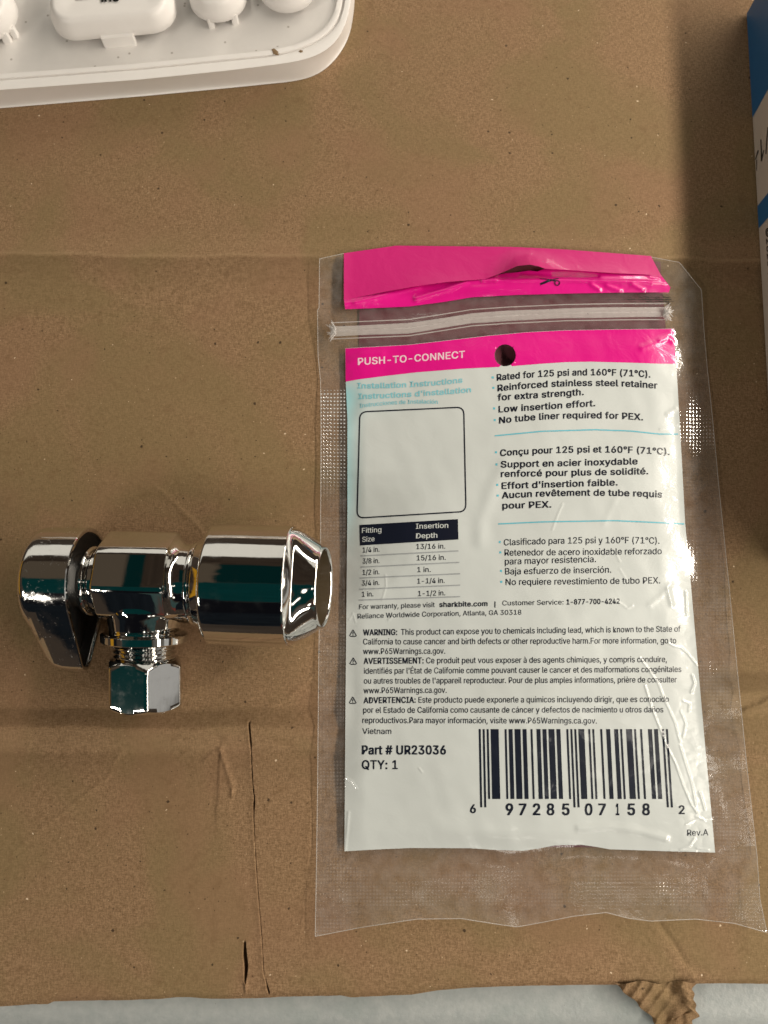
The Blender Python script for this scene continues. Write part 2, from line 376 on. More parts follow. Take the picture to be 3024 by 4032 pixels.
ZC = 0.0140
AX = P(553, 2292, ZC)
def vx(cx, z):            # crop column (valve close-up) -> local x on the line of the axis at height z
    return P(cx / 1.185, 1950 + 408 / 1.185, z)[0] - AX[0]
PHI = R(10.8)
valve = empty('angle_stop_valve', (0, 0, 0), 'shiny chrome angle stop valve with lever handle lying on the cardboard beside the bag', 'valve')
valve.location = AX; valve.rotation_euler = (PHI, R(-2.0), R(-1.8))
NA = 144
TA = np.linspace(0, 2 * math.pi, NA, endpoint=False)
def lathe_x(prof, rfun=None):
    """prof: (x, r) in metres round the x axis"""
    rows = []
    for (x, r) in prof:
        rr = np.full(NA, r) if rfun is None else rfun(x, r, TA)
        rows.append(np.stack([np.full(NA, x), rr * np.sin(TA) * -1, rr * np.cos(TA)], -1))
    return np.array(rows)
def arc(x0, r0, x1, r1, n=6, bulge=1):
    """quarter-round from (x0,r0) to (x1,r1); bulge=1 leaves r first"""
    out = []
    for k in range(n + 1):
        a = k / n * math.pi / 2
        if bulge == 1: out.append((x0 + (x1 - x0) * (1 - math.cos(a)), r0 + (r1 - r0) * math.sin(a)))
        else: out.append((x0 + (x1 - x0) * math.sin(a), r0 + (r1 - r0) * (1 - math.cos(a))))
    return out
mm = 0.001
# -- handle: round knob drawn out into a lever
def teardrop(Rm, L, rt, tz=0.0):
    th = np.linspace(0, 2 * math.pi, 192, endpoint=False)   # direction of the outward normal, measured from +z towards -y
    dc = max(L - rt, 1e-6)
    sg = np.clip((Rm - rt) / dc, -1, 1); g = math.acos(sg) if Rm - rt < dc else 0.0
    ny, nz = -np.sin(th), np.cos(th)
    toward = (np.abs(((th - math.pi / 2 + math.pi) % (2 * math.pi)) - math.pi) < g)
    y = np.where(toward, -dc + rt * ny, Rm * ny); z = np.where(toward, rt * nz, Rm * nz)
    return y, z
xl, xr = vx(92, 0.0235), vx(322, 0.0252)
w_ = xr - xl
secs = [(0.0, 4.0, 3.5, 2.0), (0.0, 10.2, 10.2, 4.4), (0.015, 11.0, 11.4, 4.4), (0.05, 11.9, 13.2, 4.3), (0.10, 12.3, 15.0, 4.1), (0.16, 12.45, 16.7, 4.0), (0.23, 12.5, 18.3, 3.9), (0.30, 12.52, 19.5, 3.8), (0.37, 12.54, 20.4, 3.7), (0.44, 12.56, 20.9, 3.6), (0.52, 12.58, 21.1, 3.5),
        (0.60, 12.6, 21.3, 3.4), (0.75, 12.6, 21.4, 3.5), (0.90, 12.6, 21.4, 3.6), (0.985, 12.6, 21.4, 3.6), (1.0, 12.4, 21.2, 3.4), (1.0, 11.7, 20.6, 2.9), (0.985, 11.5, 20.4, 2.8), (0.93, 11.4, 20.3, 2.7)]
H = MB(); rows = []
for (t, Rm, L, rt) in secs:
    y, z = teardrop(Rm * mm, L * mm, rt * mm)
    rows.append(np.stack([np.full(y.shape, xl + t * w_), y, z], -1))
H.grid(np.array(rows), closeu=True)
H.build('handle', mhandle, valve, angle=38)
D_ = MB(); y, z = teardrop(11.42 * mm, 20.35 * mm, 2.75 * mm); y2, z2 = teardrop(9.5 * mm, 18 * mm, 1.8 * mm); y3, z3 = teardrop(3 * mm, 4 * mm, 1 * mm)
D_.grid(np.array([np.stack([np.full(y.shape, xl + 0.935 * w_), y, z], -1), np.stack([np.full(y.shape, xl + 0.80 * w_), y2, z2], -1), np.stack([np.full(y.shape, xl + 0.79 * w_), y3, z3], -1)]), closeu=True)
D_.build('handle_hollow', mdark, valve, angle=40)
# -- bonnet rings between handle and body
xa, xb_ = xr - 5 * mm, vx(440, 0.0215)
gap = xb_ - xr
prof = [(xa, 6.5 * mm), (xr - 0.3 * mm, 6.5 * mm)] + arc(xr - 0.2 * mm, 7.2 * mm, xr + 0.20 * gap, 8.3 * mm) + arc(xr + 0.22 * gap, 8.3 * mm, xr + 0.42 * gap, 7.4 * mm, 6, 0) + \
       [(xr + 0.48 * gap, 7.2 * mm)] + arc(xr + 0.52 * gap, 7.5 * mm, xr + 0.70 * gap, 8.4 * mm) + [(xr + 0.88 * gap, 8.4 * mm)] + arc(xr + 0.9 * gap, 8.4 * mm, xr + gap, 7.8 * mm, 5, 0) + [(xb_ + 1 * mm, 7.6 * mm)]
Bn = MB(); Bn.grid(lathe_x(prof), closeu=True); Bn.build('bonnet', mchrome, valve, angle=40)
# -- body: eight-sided forging
b0, b1 = vx(432, 0.0240), vx(772, 0.0250)
def octr(n, p):
    def f(x, r, t):
        a = (t + math.pi / n) % (2 * math.pi / n) - math.pi / n
        poly = 1.0 / np.cos(a); return r * (1 + (np.minimum(poly, 1.055) - 1) * p)
    return f
oct_ = octr(8, 1.0)
bodyp = [(b0 + 0.1 * mm, 6.8 * mm, 0), (b0, 9.2 * mm, 0.6), (b0, 10.5 * mm, 1.0), (b0 + 0.15 * mm, 11.0 * mm, 1.0), (b0 + 0.5 * mm, 11.3 * mm, 1), (b0 + 0.9 * mm, 11.4 * mm, 1), (b1 - 0.5 * mm, 11.4 * mm, 1), (b1 - 0.1 * mm, 11.2 * mm, 1),
         (b1 + 0.2 * mm, 10.6 * mm, .7), (b1 + 1.4 * mm, 9.6 * mm, .2), (b1 + 2.2 * mm, 9.35 * mm, 0), (vx(868, 0.0225), 9.3 * mm, 0)]
rows = []
for (x, r, p) in bodyp:
    rr = octr(8, p)(x, r, TA + R(18.8))
    yb_ = -rr * np.sin(TA); kf = 0.80 if r > 9.36 * mm else 1.0
    rows.append(np.stack([np.full(NA, x), np.where(yb_ < 0, yb_ * (1 - (1 - kf) * p), yb_), rr * np.cos(TA)], -1))
Bd = MB(); Bd.grid(np.array(rows), closeu=True)
# branch, along -y, root sunk in the body
def lathe_y(prof, rfun=None, n=NA):
    t = np.linspace(0, 2 * math.pi, n, endpoint=False); rows = []
    for (s, r) in prof:
        rr = np.full(n, r) if rfun is None else rfun(s, r, t)
        rows.append(np.stack([rr * np.sin(t) + 1.0 * mm + 0.031 * s, np.full(n, -s), rr * np.cos(t)], -1))
    return np.array(rows)
def branch_r(s, r, t):
    # a web flares the neck towards the push-fit side where it leaves the body
    k = max(0.0, min(1.0, (12.6 * mm - s) / (6.0 * mm)))
    return r * (1 + 0.34 * k ** 1.5 * np.clip(np.sin(t), 0, 1) ** 1.5 + 0.20 * k ** 1.4 * np.clip(np.cos(t), 0, 1) + 0.04 * k * np.clip(-np.sin(t), 0, 1))
pb = [(3 * mm, 7.9 * mm)] + [(k * mm, 7.9 * mm) for k in (4, 5, 6, 7, 8, 9, 10, 11)] + [(11.5 * mm, 7.9 * mm), (11.75 * mm, 8.0 * mm), (11.9 * mm, 9.3 * mm), (12.0 * mm, 9.8 * mm), (12.15 * mm, 10.0 * mm), (13.7 * mm, 10.0 * mm), (13.9 * mm, 9.85 * mm), (14.0 * mm, 9.5 * mm), (14.15 * mm, 7.4 * mm), (14.6 * mm, 6.9 * mm)]
Bd.grid(lathe_y(pb, branch_r), closeu=True)
Bd.build('body', mchrome, valve, angle=32)
# threads (helical)
pitch = 1.05 * mm; nrow = 64
Th = MB(); rows = []
t = np.linspace(0, 2 * math.pi, NA + 1)
for i in range(nrow + 1):
    s = 14.3 * mm + i / nrow * 6.6 * mm
    ph = (s / pitch - t / (2 * math.pi)) % 1.0
    rr = 6.6 * mm + 0.75 * mm * np.clip(1 - np.abs(ph - 0.5) * 2.3, 0, 0.85)
    rows.append(np.stack([rr * np.sin(t) + 1.0 * mm + 0.031 * s, np.full(t.shape, -s), rr * np.cos(t)], -1))
Th.grid(np.array(rows)); Th.build('threaded_neck', mchrome, valve, angle=50)
# compression nut
NH = 288; th = np.linspace(0, 2 * math.pi, NH, endpoint=False)
ap = 8.05 * mm; rot0 = R(21)
a6 = (th - rot0) % (math.pi / 3) - math.pi / 6
rhex = np.minimum(ap / np.cos(a6), 9.12 * mm)
s0, s1 = 17.9 * mm, 29.4 * mm; rc = 7.9 * mm
def nutrow(r, s): return np.stack([r * np.sin(th) + 1.0 * mm + 0.031 * s, -s, r * np.cos(th)], -1)
rows = [nutrow(np.full(NH, 6.7 * mm), np.full(NH, s0 - 0.2 * mm))]
ch = np.clip(rhex - rc, 0, None) * 1.15
rows.append(nutrow(np.minimum(rhex, rc), np.full(NH, s0)))
rows.append(nutrow(rhex - 0.12 * mm, s0 + ch * 0.92)); rows.append(nutrow(rhex, s0 + ch + 0.15 * mm))
for k in np.linspace(0.1, 0.9, 5): rows.append(nutrow(rhex, (s0 + ch) * (1 - k) + (s1 - ch * 0.7) * k))
rows.append(nutrow(rhex, s1 - ch * 0.7 - 0.15 * mm)); rows.append(nutrow(rhex - 0.12 * mm, s1 - ch * 0.62)); rows.append(nutrow(np.minimum(rhex, rc), np.full(NH, s1)))
rows.append(nutrow(np.full(NH, 5.2 * mm), np.full(NH, s1))); rows.append(nutrow(np.full(NH, 4.9 * mm), np.full(NH, s1 - 3 * mm)))
rows.append(nutrow(np.full(NH, 0.1 * mm), np.full(NH, s1 - 3 * mm)))
Nu = MB(); Nu.grid(np.array(rows), closeu=True); Nu.build('compression_nut', mnut, valve, angle=34)
# ring groove and push-fit barrel
g0 = vx(864, 0.0225); g1 = vx(938, 0.0260); c1 = vx(1335, 0.0274)
prof = [(g0 - 0.5 * mm, 8.6 * mm)] + arc(g0, 9.2 * mm, g0 + 0.6 * mm, 9.9 * mm) + arc(g0 + 0.9 * mm, 9.9 * mm, g0 + 1.3 * mm, 9.4 * mm, 4, 0) + [(g0 + 1.4 * mm, 9.2 * mm), (g0 + 1.6 * mm, 9.6 * mm)] + \
       arc(g0 + 1.6 * mm, 9.8 * mm, g0 + 2.0 * mm, 10.4 * mm, 4) + [(g1 - 0.6 * mm, 11.4 * mm), (g1 - 0.2 * mm, 12.6 * mm)] + arc(g1 - 0.1 * mm, 13.3 * mm, g1 + 0.9 * mm, 14.25 * mm, 7) + [(g1 + 6 * mm, 14.25 * mm), (g1 + 13 * mm, 14.25 * mm), (c1 - 0.4 * mm, 14.25 * mm)]
prof += arc(c1 - 0.35 * mm, 14.25 * mm, c1 + 0.1 * mm, 13.95 * mm, 3, 0)
Ba = MB(); Ba.grid(lathe_x(prof), closeu=True); Ba.build('push_fit_barrel', mchrome, valve, angle=40)
# scalloped collar and mouth
x_l = vx(1487, 0.0228); Lc = x_l - c1
def collar_rows():
    rows = []
    t6 = np.abs((TA + R(10.8) + math.pi / 2) % math.pi - math.pi / 2)   # two broad scallops, one facing up
    lb = 1 - sstep(t6, R(6), R(60))
    for u in np.concatenate([np.linspace(0, 0.2, 9), np.linspace(0.25, 1, 18)]):
        rib = 13.9 - (13.9 - 9.7) * (0.25 * u + 0.75 * u ** 1.3)
        scal = 13.9 - 3.2 * (1 - (1 - min(1, u / 0.22)) ** 2.0) - 1.05 * u
        r = (rib * (1 - lb) + scal * lb) * mm
        rows.append(crow(c1 + 0.1 * mm + u * Lc, r, u))
    return rows
def crow(x, r, u):       # the mouth is cut a little aslant
    r = np.broadcast_to(r, (NA,)); z = r * np.cos(TA)
    return np.stack([x - 0.095 * z * sstep(u, 0.1, 1.0), -r * np.sin(TA), z], -1)
rows = collar_rows()
for (x, r) in [(x_l + 0.35 * mm, 9.58 * mm), (x_l + 0.65 * mm, 9.5 * mm), (x_l + 0.85 * mm, 9.3 * mm), (x_l + 0.85 * mm, 9.05 * mm), (x_l + 0.7 * mm, 8.85 * mm), (x_l + 0.45 * mm, 8.75 * mm)]:
    rows.append(crow(x, r, 1.0))
Co = MB(); Co.grid(np.array(rows), closeu=True); Co.build('end_collar', mchrome, valve, angle=42)
msleeve = simple('sleeve_plastic', (0.085, 0.062, 0.036), 0.30)
In = MB(); In.grid(np.array([crow(x, r, k) for (x, r, k) in ((x_l + 0.45 * mm, 8.75 * mm, 1), (x_l - 3 * mm, 8.6 * mm, 1), (x_l - 7 * mm, 8.5 * mm, .5), (x_l - 7.2 * mm, 7.6 * mm, .5), (x_l - 18 * mm, 7.4 * mm, 0), (x_l - 18 * mm, 0.1 * mm, 0))]), closeu=True)
In.build('release_sleeve', msleeve, valve, angle=40)

# ------------------------------------------------------------------ BAG
def poly(pts, axis):
    a = np.array(pts, float); k = a[:, axis]; k = (k - k[0]) / (k[-1] - k[0])
    return lambda t: (np.interp(t, k, a[:, 0]), np.interp(t, k, a[:, 1]))
def coons(top, bot, left, right, nu, nv, us=None, vs=None):
    T, B = poly(top, 0), poly(bot, 0); Lf, Rf = poly(left, 1), poly(right, 1)
    u = np.linspace(0, 1, nu) if us is None else us; v = np.linspace(0, 1, nv) if vs is None else vs
    uu, vv = np.meshgrid(u, v)
    out = []
    for k in (0, 1):
        t, bq, l, r = T(uu)[k], B(uu)[k], Lf(vv)[k], Rf(vv)[k]
        c00, c10, c01, c11 = top[0][k], top[-1][k], bot[0][k], bot[-1][k]
        out.append((1 - vv) * t + vv * bq + (1 - uu) * l + uu * r - ((1 - uu) * (1 - vv) * c00 + uu * (1 - vv) * c10 + (1 - uu) * vv * c01 + uu * vv * c11))
    return out[0], out[1], uu, vv

PANEL_L = [(1359, 1371), (1361, 1498), (1368, 1650), (1368, 2000), (1364, 2400), (1360, 2800), (1358, 3100), (1356, 3352)]
PANEL_R = [(2655, 1294), (2663, 1436), (2679, 1704), (2698, 2060), (2723, 2330), (2743, 2560), (2775, 2920), (2816, 3357)]
PANEL_T = [(1359, 1371), (1450, 1366), (1610, 1357), (1760, 1340), (1917, 1322), (2070, 1308), (2225, 1300), (2450, 1296), (2655, 1294)]
PANEL_B = [(1356, 3352), (1480, 3345), (1618, 3339), (1849, 3340), (1960, 3347), (2058, 3350), (2120, 3341), (2190, 3328), (2289, 3326), (2350, 3335), (2399, 3344), (2600, 3351), (2816, 3357)]
WR = [([(2520, 2590), (2550, 2632), (2591, 2689), (2613, 2749), (2635, 2794), (2658, 2847), (2677, 2920)], .20, 7),
      ([(2540, 2700), (2550, 2733), (2569, 2794), (2597, 2863), (2623, 2933), (2659, 3004), (2693, 3100), (2722, 3167), (2745, 3200)], .24, 7),
      ([(2678, 2937), (2700, 3007), (2722, 3078), (2735, 3141), (2740, 3180)], .18, 7),
      ([(2632, 2532), (2655, 2545), (2680, 2550), (2705, 2570), (2745, 2620)], .20, 6),
      ([(2690, 2760), (2715, 2770), (2712, 2800)], .18, 7), ([(2726, 2660), (2735, 2690), (2722, 2725)], .30, 9),
      ([(2680, 2800), (2700, 2850), (2690, 2900)], .16, 6), ([(2755, 3120), (2765, 3150), (2775, 3185)], .22, 8),
      ([(2740, 3215), (2770, 3225), (2800, 3222)], .18, 7), ([(2700, 3245), (2750, 3222), (2775, 3230)], .15, 7),
      ([(2680, 3345), (2715, 3330), (2735, 3302)], .24, 8), ([(2640, 3352), (2690, 3348), (2740, 3352)], .2, 8), ([(2745, 3340), (2790, 3346)], .18, 7),
      ([(2280, 3262), (2400, 3256), (2500, 3268), (2620, 3300)], .30, 15),
      ([(2215, 1985), (2195, 2030), (2175, 2085)], .16, 8), ([(2440, 1930), (2380, 2060)], .08, 14),
      ([(1518, 2265), (1520, 2310), (1505, 2360)], .14, 6), ([(1375, 2440), (1390, 2415), (1400, 2450)], .14, 6), ([(1530, 2440), (1548, 2425)], .2, 7),
      ([(1362, 3060), (1385, 3075), (1405, 3105)], .16, 6), ([(1372, 3200), (1366, 3280), (1358, 3352)], .22, 9), ([(1650, 3025), (1662, 3040)], .16, 6),
      ([(1890, 2130), (1895, 2050), (1950, 1900), (1990, 1830)], .35, 30), ([(2050, 2500), (2250, 2440), (2420, 2330)], .16, 40),
      ([(1370, 1700), (1440, 1590), (1560, 1520)], .25, 34), ([(1390, 3080), (1500, 3000), (1640, 2960)], .25, 40), ([(1400, 3280), (1700, 3240), (2000, 3290)], .25, 40),
      ([(2600, 1340), (2630, 1330), (2650, 1345)], .25, 10), ([(2530, 1370), (2580, 1350), (2640, 1310)], .3, 14), ([(1365, 1440), (1420, 1400), (1500, 1395)], .25, 18),
      ([(2630, 1630), (2660, 1610)], .15, 10), ([(2600, 1690), (2665, 1675)], .14, 8), ([(2380, 2190), (2420, 2170), (2440, 2210)], .12, 8), ([(2440, 2240), (2470, 2290)], .10, 8),
      ([(2420, 2360), (2470, 2395), (2490, 2385)], .14, 8), ([(2630, 2320), (2645, 2380)], .24, 10), ([(2700, 2330), (2705, 2420)], .2, 8), ([(2560, 2380), (2600, 2350), (2640, 2300)], .10, 12)]
def card_lo(px, py):
    o = -140.0 * sstep(px, 1500, 2450); y = py - o
    return 0.0001 * waves(px, py, 10, 260, 1500, 3) + 0.00095 * sstep(y, 2690, 2900) - 0.0008 * sstep(y, 2880, 3190)
def bag_z(px, py):
    px = np.asarray(px, float); py = np.asarray(py, float)
    lft = np.interp(py, [1300, 1650, 2400, 3352], [1355, 1366, 1362, 1354]); rgt = np.interp(py, [1290, 1704, 2060, 2560, 3357], [2656, 2680, 2699, 2744, 2818])
    u = (px - lft) / (rgt - lft); v = (py - 1230) / (3420 - 1230)
    su = np.clip(np.sin(np.pi * np.clip(u, -0.04, 1.04) * 0.93 + 0.11), 0, 1); sv = np.clip(np.sin(np.pi * np.clip(v, 0, 1)), 0, 1)
    ins = sstep(u, -0.045, 0.06) * (1 - sstep(u, 0.91, 1.09)) * sstep(v, -0.02, 0.08) * (1 - sstep(v, 0.93, 1.0))
    z = 0.0007 + ins * (0.0011 + 0.0033 * su ** 1.25 * sv ** 0.7)
    z = z + ins * (0.00035 * waves(px, py, 7, 350, 900, 11) + 0.00006 * waves(px, py, 10, 70, 200, 12))
    for pts, h, s in WR:
        x0 = min(p[0] for p in pts) - 90; x1 = max(p[0] for p in pts) + 90; y0 = min(p[1] for p in pts) - 90; y1 = max(p[1] for p in pts) + 90
        m = (px > x0) & (px < x1) & (py > y0) & (py < y1)
        if np.any(m):
            d, _ = seg_dist(px, py, pts); z = z + np.where(m, (0.62 if s < 10 else 1.0) * h * mm * bell(d, s * (0.62 if s < 10 else 1.0)), 0)
    # crumpled lower right corner and right seam
    cr = bell(px - np.interp(py, [1300, 3357], [2650, 2790]), 70) * sstep(py, 2150, 2400) + bell(np.hypot(px - 2760, py - 3250), 120)
    z = z + 0.00006 * np.clip(cr, 0, 1) * np.abs(waves(px, py, 9, 26, 80, 14)) * ins
    # wavy lower hem and sides outside the panel
    hem = sstep(py, 3330, 3480)
    z = z + hem * (0.0010 + 0.0006 * np.sin(px / 118.0 + 0.6) + 0.00022 * np.sin(px / 57.0) + 0.0009 * sstep(py, 3500, 3680) * (0.5 + 0.5 * np.sin(px / 150.0 + 2.2)))
    side = (1 - sstep(u, -0.03, 0.03)) + sstep(u, 0.98, 1.03)
    z = z + side * (0.0003 + 0.0003 * np.sin(py / 140.0 + 1) + 0.00018 * np.sin(py / 61.0))
    topz = 1 - sstep(py, 1180, 1320)
    z = z + topz * (0.0006 + 0.0004 * np.sin(px / 170.0 + 1))
    # rounded ridge above and below the zip
    dz_, _ = seg_dist(px, py, [(1302, 1305), (1610, 1294), (1856, 1253), (2225, 1233), (2624, 1228)])
    z = z + 0.0007 * bell(dz_, 58)
    return np.maximum(z + card_lo(px, py) + 0.0001, np.maximum(card_h(px, py), -0.0004) + 0.0004)

bag = empty('zip_bag', P(2000, 2300), 'clear zip-top plastic bag with torn magenta header and white printed label panel', 'bag')

# clear film
FILM_T = [(1258, 1019), (1354, 998), (1559, 969), (2020, 974), (2225, 984), (2563, 1012), (2675, 1033)]
FILM_R = [(2675, 1033), (2722, 1092), (2762, 1141), (2772, 1300), (2785, 1450), (2805, 1640), (2829, 1900), (2869, 2290), (2905, 2660), (2941, 3020), (2981, 3372), (2992, 3540), (3020, 3672)]
FILM_L = [(1258, 1019), (1256, 1213), (1250, 1215), (1252, 1400), (1262, 1500), (1264, 1700), (1262, 2100), (1255, 2600), (1250, 3100), (1246, 3400), (1241, 3687)]
FILM_B = [(1241, 3687), (1420, 3652), (1640, 3619), (1816, 3617), (1970, 3641), (2036, 3650), (2135, 3632), (2256, 3608), (2387, 3593), (2475, 3616), (2563, 3627), (2739, 3619), (2893, 3636), (3020, 3672)]
fx, fy, uu, vv = coons(FILM_T, FILM_B, FILM_L, FILM_R, 340, 520)
fz = bag_z(fx, fy) - 0.0001
cutl = np.interp(fy, [1371, 1650, 2400, 3352], [1359, 1368, 1364, 1356]); cutr = np.interp(fy, [1294, 1704, 2060, 2560, 3357], [2655, 2679, 2698, 2743, 2816])
inside = (fx > cutl + 14) & (fx < cutr - 14) & (fy > 1390) & (fy < 3320)
fz = fz - 0.00015 * inside
emb = ((fx < cutl) | (fx > cutr)) * sstep(fy, 1500, 1560) + sstep(fy, 3420, 3445) * (1 - sstep(fy, 3555, 3590)) * sstep(fx, 1300, 1500) + (1 - sstep(fx, 1400, 1440)) * sstep(fy, 3400, 3420)
emb = np.clip(emb, 0, 1); reg = emb.copy()
emb = emb * (0.18 + 0.55 * sstep(np.sin(fy / 210.0 + 2.2) + 0.5 * np.sin(fy / 90.0), -0.4, 0.5)) * (0.55 + 0.45 * waves(fx, fy, 6, 200, 700, 91)) * (1 - 0.6 * sstep(fy, 3380, 3440)) * (1 - 0.75 * sstep(fx, 2600, 2700) * sstep(fy, 1900, 2300))
emb = np.clip(emb, 0, 1) + reg * (0.9 * (fx < cutl) * sstep(fy, 1470, 1520) * (1 - sstep(fy, 1850, 2080)) + 0.38 * (fx > cutr) * bell(fy - 1690 - 0.25 * (fx - 2700), 75) + 0.12 * (fx > 2850) * sstep(fy, 3420, 3450))
emb = np.clip(emb, 0, 1.1)
ribb = (1 - sstep(fy, 1180, 1230)) + sstep(fy, 1240, 1330) * (1 - sstep(fy, 1450, 1620))
ribb = np.clip(ribb, 0, 1)
holef = np.hypot(fx - 2005, fy - 1398) < 52
fm = ~(holef[:-1, :-1] | holef[1:, 1:])
tear = (fx > 1960) & (fx < 2170) & (fy > 1030) & (fy < 1085)
fm &= ~(tear[:-1, :-1] | tear[1:, 1:])
deep = (fx > cutl + 60) & (fx < cutr - 60) & (fy > 1450) & (fy < 3250)
fm &= ~(deep[:-1, :-1])

mfilm = bpy.data.materials.new('clear_film'); mfilm.use_nodes = True
nt = NT(mfilm.node_tree); nt.n.clear()
out = nt.new('ShaderNodeOutputMaterial')
uvn = nt.new('ShaderNodeUVMap'); uvn.uv_map = 'flat'
sp = nt.new('ShaderNodeSeparateXYZ'); nt.l.new(uvn.outputs[0], sp.inputs[0])
sxn = nt.math('SINE', nt.math('MULTIPLY', sp.outputs[0], 2 * math.pi / 13.0)); syn = nt.math('SINE', nt.math('MULTIPLY', sp.outputs[1], 2 * math.pi / 14.5))
dots = nt.math('MULTIPLY', nt.math('MULTIPLY_ADD', sxn, 0.5, 0.5), nt.math('MULTIPLY_ADD', syn, 0.5, 0.5))
rib = nt.math('MULTIPLY_ADD', nt.math('SINE', nt.math('MULTIPLY', sp.outputs[1], 2 * math.pi / 9.0)), 0.5, 0.5)
at = nt.new('ShaderNodeAttribute', attribute_name='emboss'); ar = nt.new('ShaderNodeAttribute', attribute_name='ribs')
hgt = nt.math('ADD', nt.math('MULTIPLY', dots, at.outputs['Fac']), nt.math('MULTIPLY', nt.math('MULTIPLY', rib, ar.outputs['Fac']), 0.025))
crk = nt.noise(uvn.outputs[0], 0.02, 4, 0.6)
hgt = nt.math('ADD', hgt, nt.math('MULTIPLY', crk, 0.45))
bp = nt.bump(hgt, 0.8, 0.0002)
tr = nt.new('ShaderNodeBsdfTransparent'); tr.inputs[0].default_value = (0.95, 0.945, 0.94, 1)
df = nt.new('ShaderNodeBsdfDiffuse'); df.inputs[0].default_value = (0.80, 0.76, 0.74, 1); nt.l.new(bp, df.inputs['Normal'])
gl = nt.new('ShaderNodeBsdfGlossy'); gl.inputs['Roughness'].default_value = 0.10; nt.l.new(bp, gl.inputs['Normal']); gl.inputs[0].default_value = (0.95, 0.95, 0.95, 1)
asl = nt.new('ShaderNodeAttribute', attribute_name='seal').outputs['Fac']
hz_ = nt.math('MULTIPLY_ADD', nt.math('MULTIPLY', nt.math('MULTIPLY', asl, dots), nt.smooth(nt.noise(uvn.outputs[0], 0.006, 2), 0.35, 0.65)), 0.12, 0.065)
hz_ = nt.math('ADD', hz_, nt.math('MULTIPLY', nt.math('SUBTRACT', crk, 0.45), 0.22), clamp=True)
m1 = nt.new('ShaderNodeMixShader'); nt.l.new(hz_, m1.inputs[0]); nt.l.new(tr.outputs[0], m1.inputs[1]); nt.l.new(df.outputs[0], m1.inputs[2])
fr = nt.new('ShaderNodeFresnel'); fr.inputs[0].default_value = 1.6; nt.l.new(bp, fr.inputs['Normal'])
m2 = nt.new('ShaderNodeMixShader'); nt.l.new(nt.math('MULTIPLY', fr.outputs[0], 0.95, clamp=True), m2.inputs[0]); nt.l.new(m1.outputs[0], m2.inputs[1]); nt.l.new(gl.outputs[0], m2.inputs[2])
nt.l.new(m2.outputs[0], out.inputs['Surface'])

film = gridmesh('clear_film', P(fx, fy, fz), mfilm, None, uv=np.stack([fx, -fy], -1), attr={'emboss': emb, 'ribs': ribb, 'seal': reg}, facemask=fm)
adopt(film, bag)

mmilk = bpy.data.materials.new('milky_film'); mmilk.use_nodes = True
nt = NT(mmilk.node_tree); nt.n.clear(); out = nt.new('ShaderNodeOutputMaterial')
tr = nt.new('ShaderNodeBsdfTransparent'); pr = nt.new('ShaderNodeBsdfPrincipled')
tcm = nt.new('ShaderNodeTexCoord').outputs['Object']
nt.put(pr.inputs['Base Color'], nt.mix(nt.noise(tcm, 700, 3), (0.62, 0.58, 0.56, 1), (0.80, 0.77, 0.74, 1))); pr.inputs['Roughness'].default_value = 0.18
nt.put(pr.inputs['Normal'], nt.bump(nt.noise(nt.mapping(tcm, (90, 2600, 900)), 1.0, 2), 0.4, 0.0003))
mx = nt.new('ShaderNodeMixShader'); mx.inputs[0].default_value = 0.36; nt.l.new(tr.outputs[0], mx.inputs[1]); nt.l.new(pr.outputs[0], mx.inputs[2]); nt.l.new(mx.outputs[0], out.inputs['Surface'])

def resample(pts, step):
    a = np.array(pts, float); d = np.r_[0, np.cumsum(np.hypot(*np.diff(a, axis=0).T))]
    n = max(2, int(d[-1] / step)); t = np.linspace(0, d[-1], n)
    return np.interp(t, d, a[:, 0]), np.interp(t, d, a[:, 1])
def tube(mb, pts3, r, n=8, mat=0, rz=1.0):
    pts3 = np.asarray(pts3); tg = np.gradient(pts3, axis=0); tg /= np.linalg.norm(tg, axis=1)[:, None] + 1e-12
    up = np.array([0, 0, 1.0]); sd = np.cross(tg, up); sd /= np.linalg.norm(sd, axis=1)[:, None] + 1e-12
    nn = np.cross(sd, tg); a = np.linspace(0, 2 * math.pi, n, endpoint=False)
    r = np.broadcast_to(np.asarray(r, float), (len(pts3),))
    V = pts3[:, None, :] + r[:, None, None] * (np.cos(a)[None, :, None] * sd[:, None, :] + rz * np.sin(a)[None, :, None] * nn[:, None, :])
    mb.grid(V, mat, closeu=True)
E = MB()
for line in (FILM_R, FILM_L, FILM_B, FILM_T[:2], FILM_T[-2:]):
    ex, ey = resample(line, 12); tube(E, P(ex, ey, bag_z(ex, ey) - 0.0001), 0.00009, 6)  # pale bead added to draw the highlight along the film edge
adopt(E.build('edge_highlight', mmilk), bag)

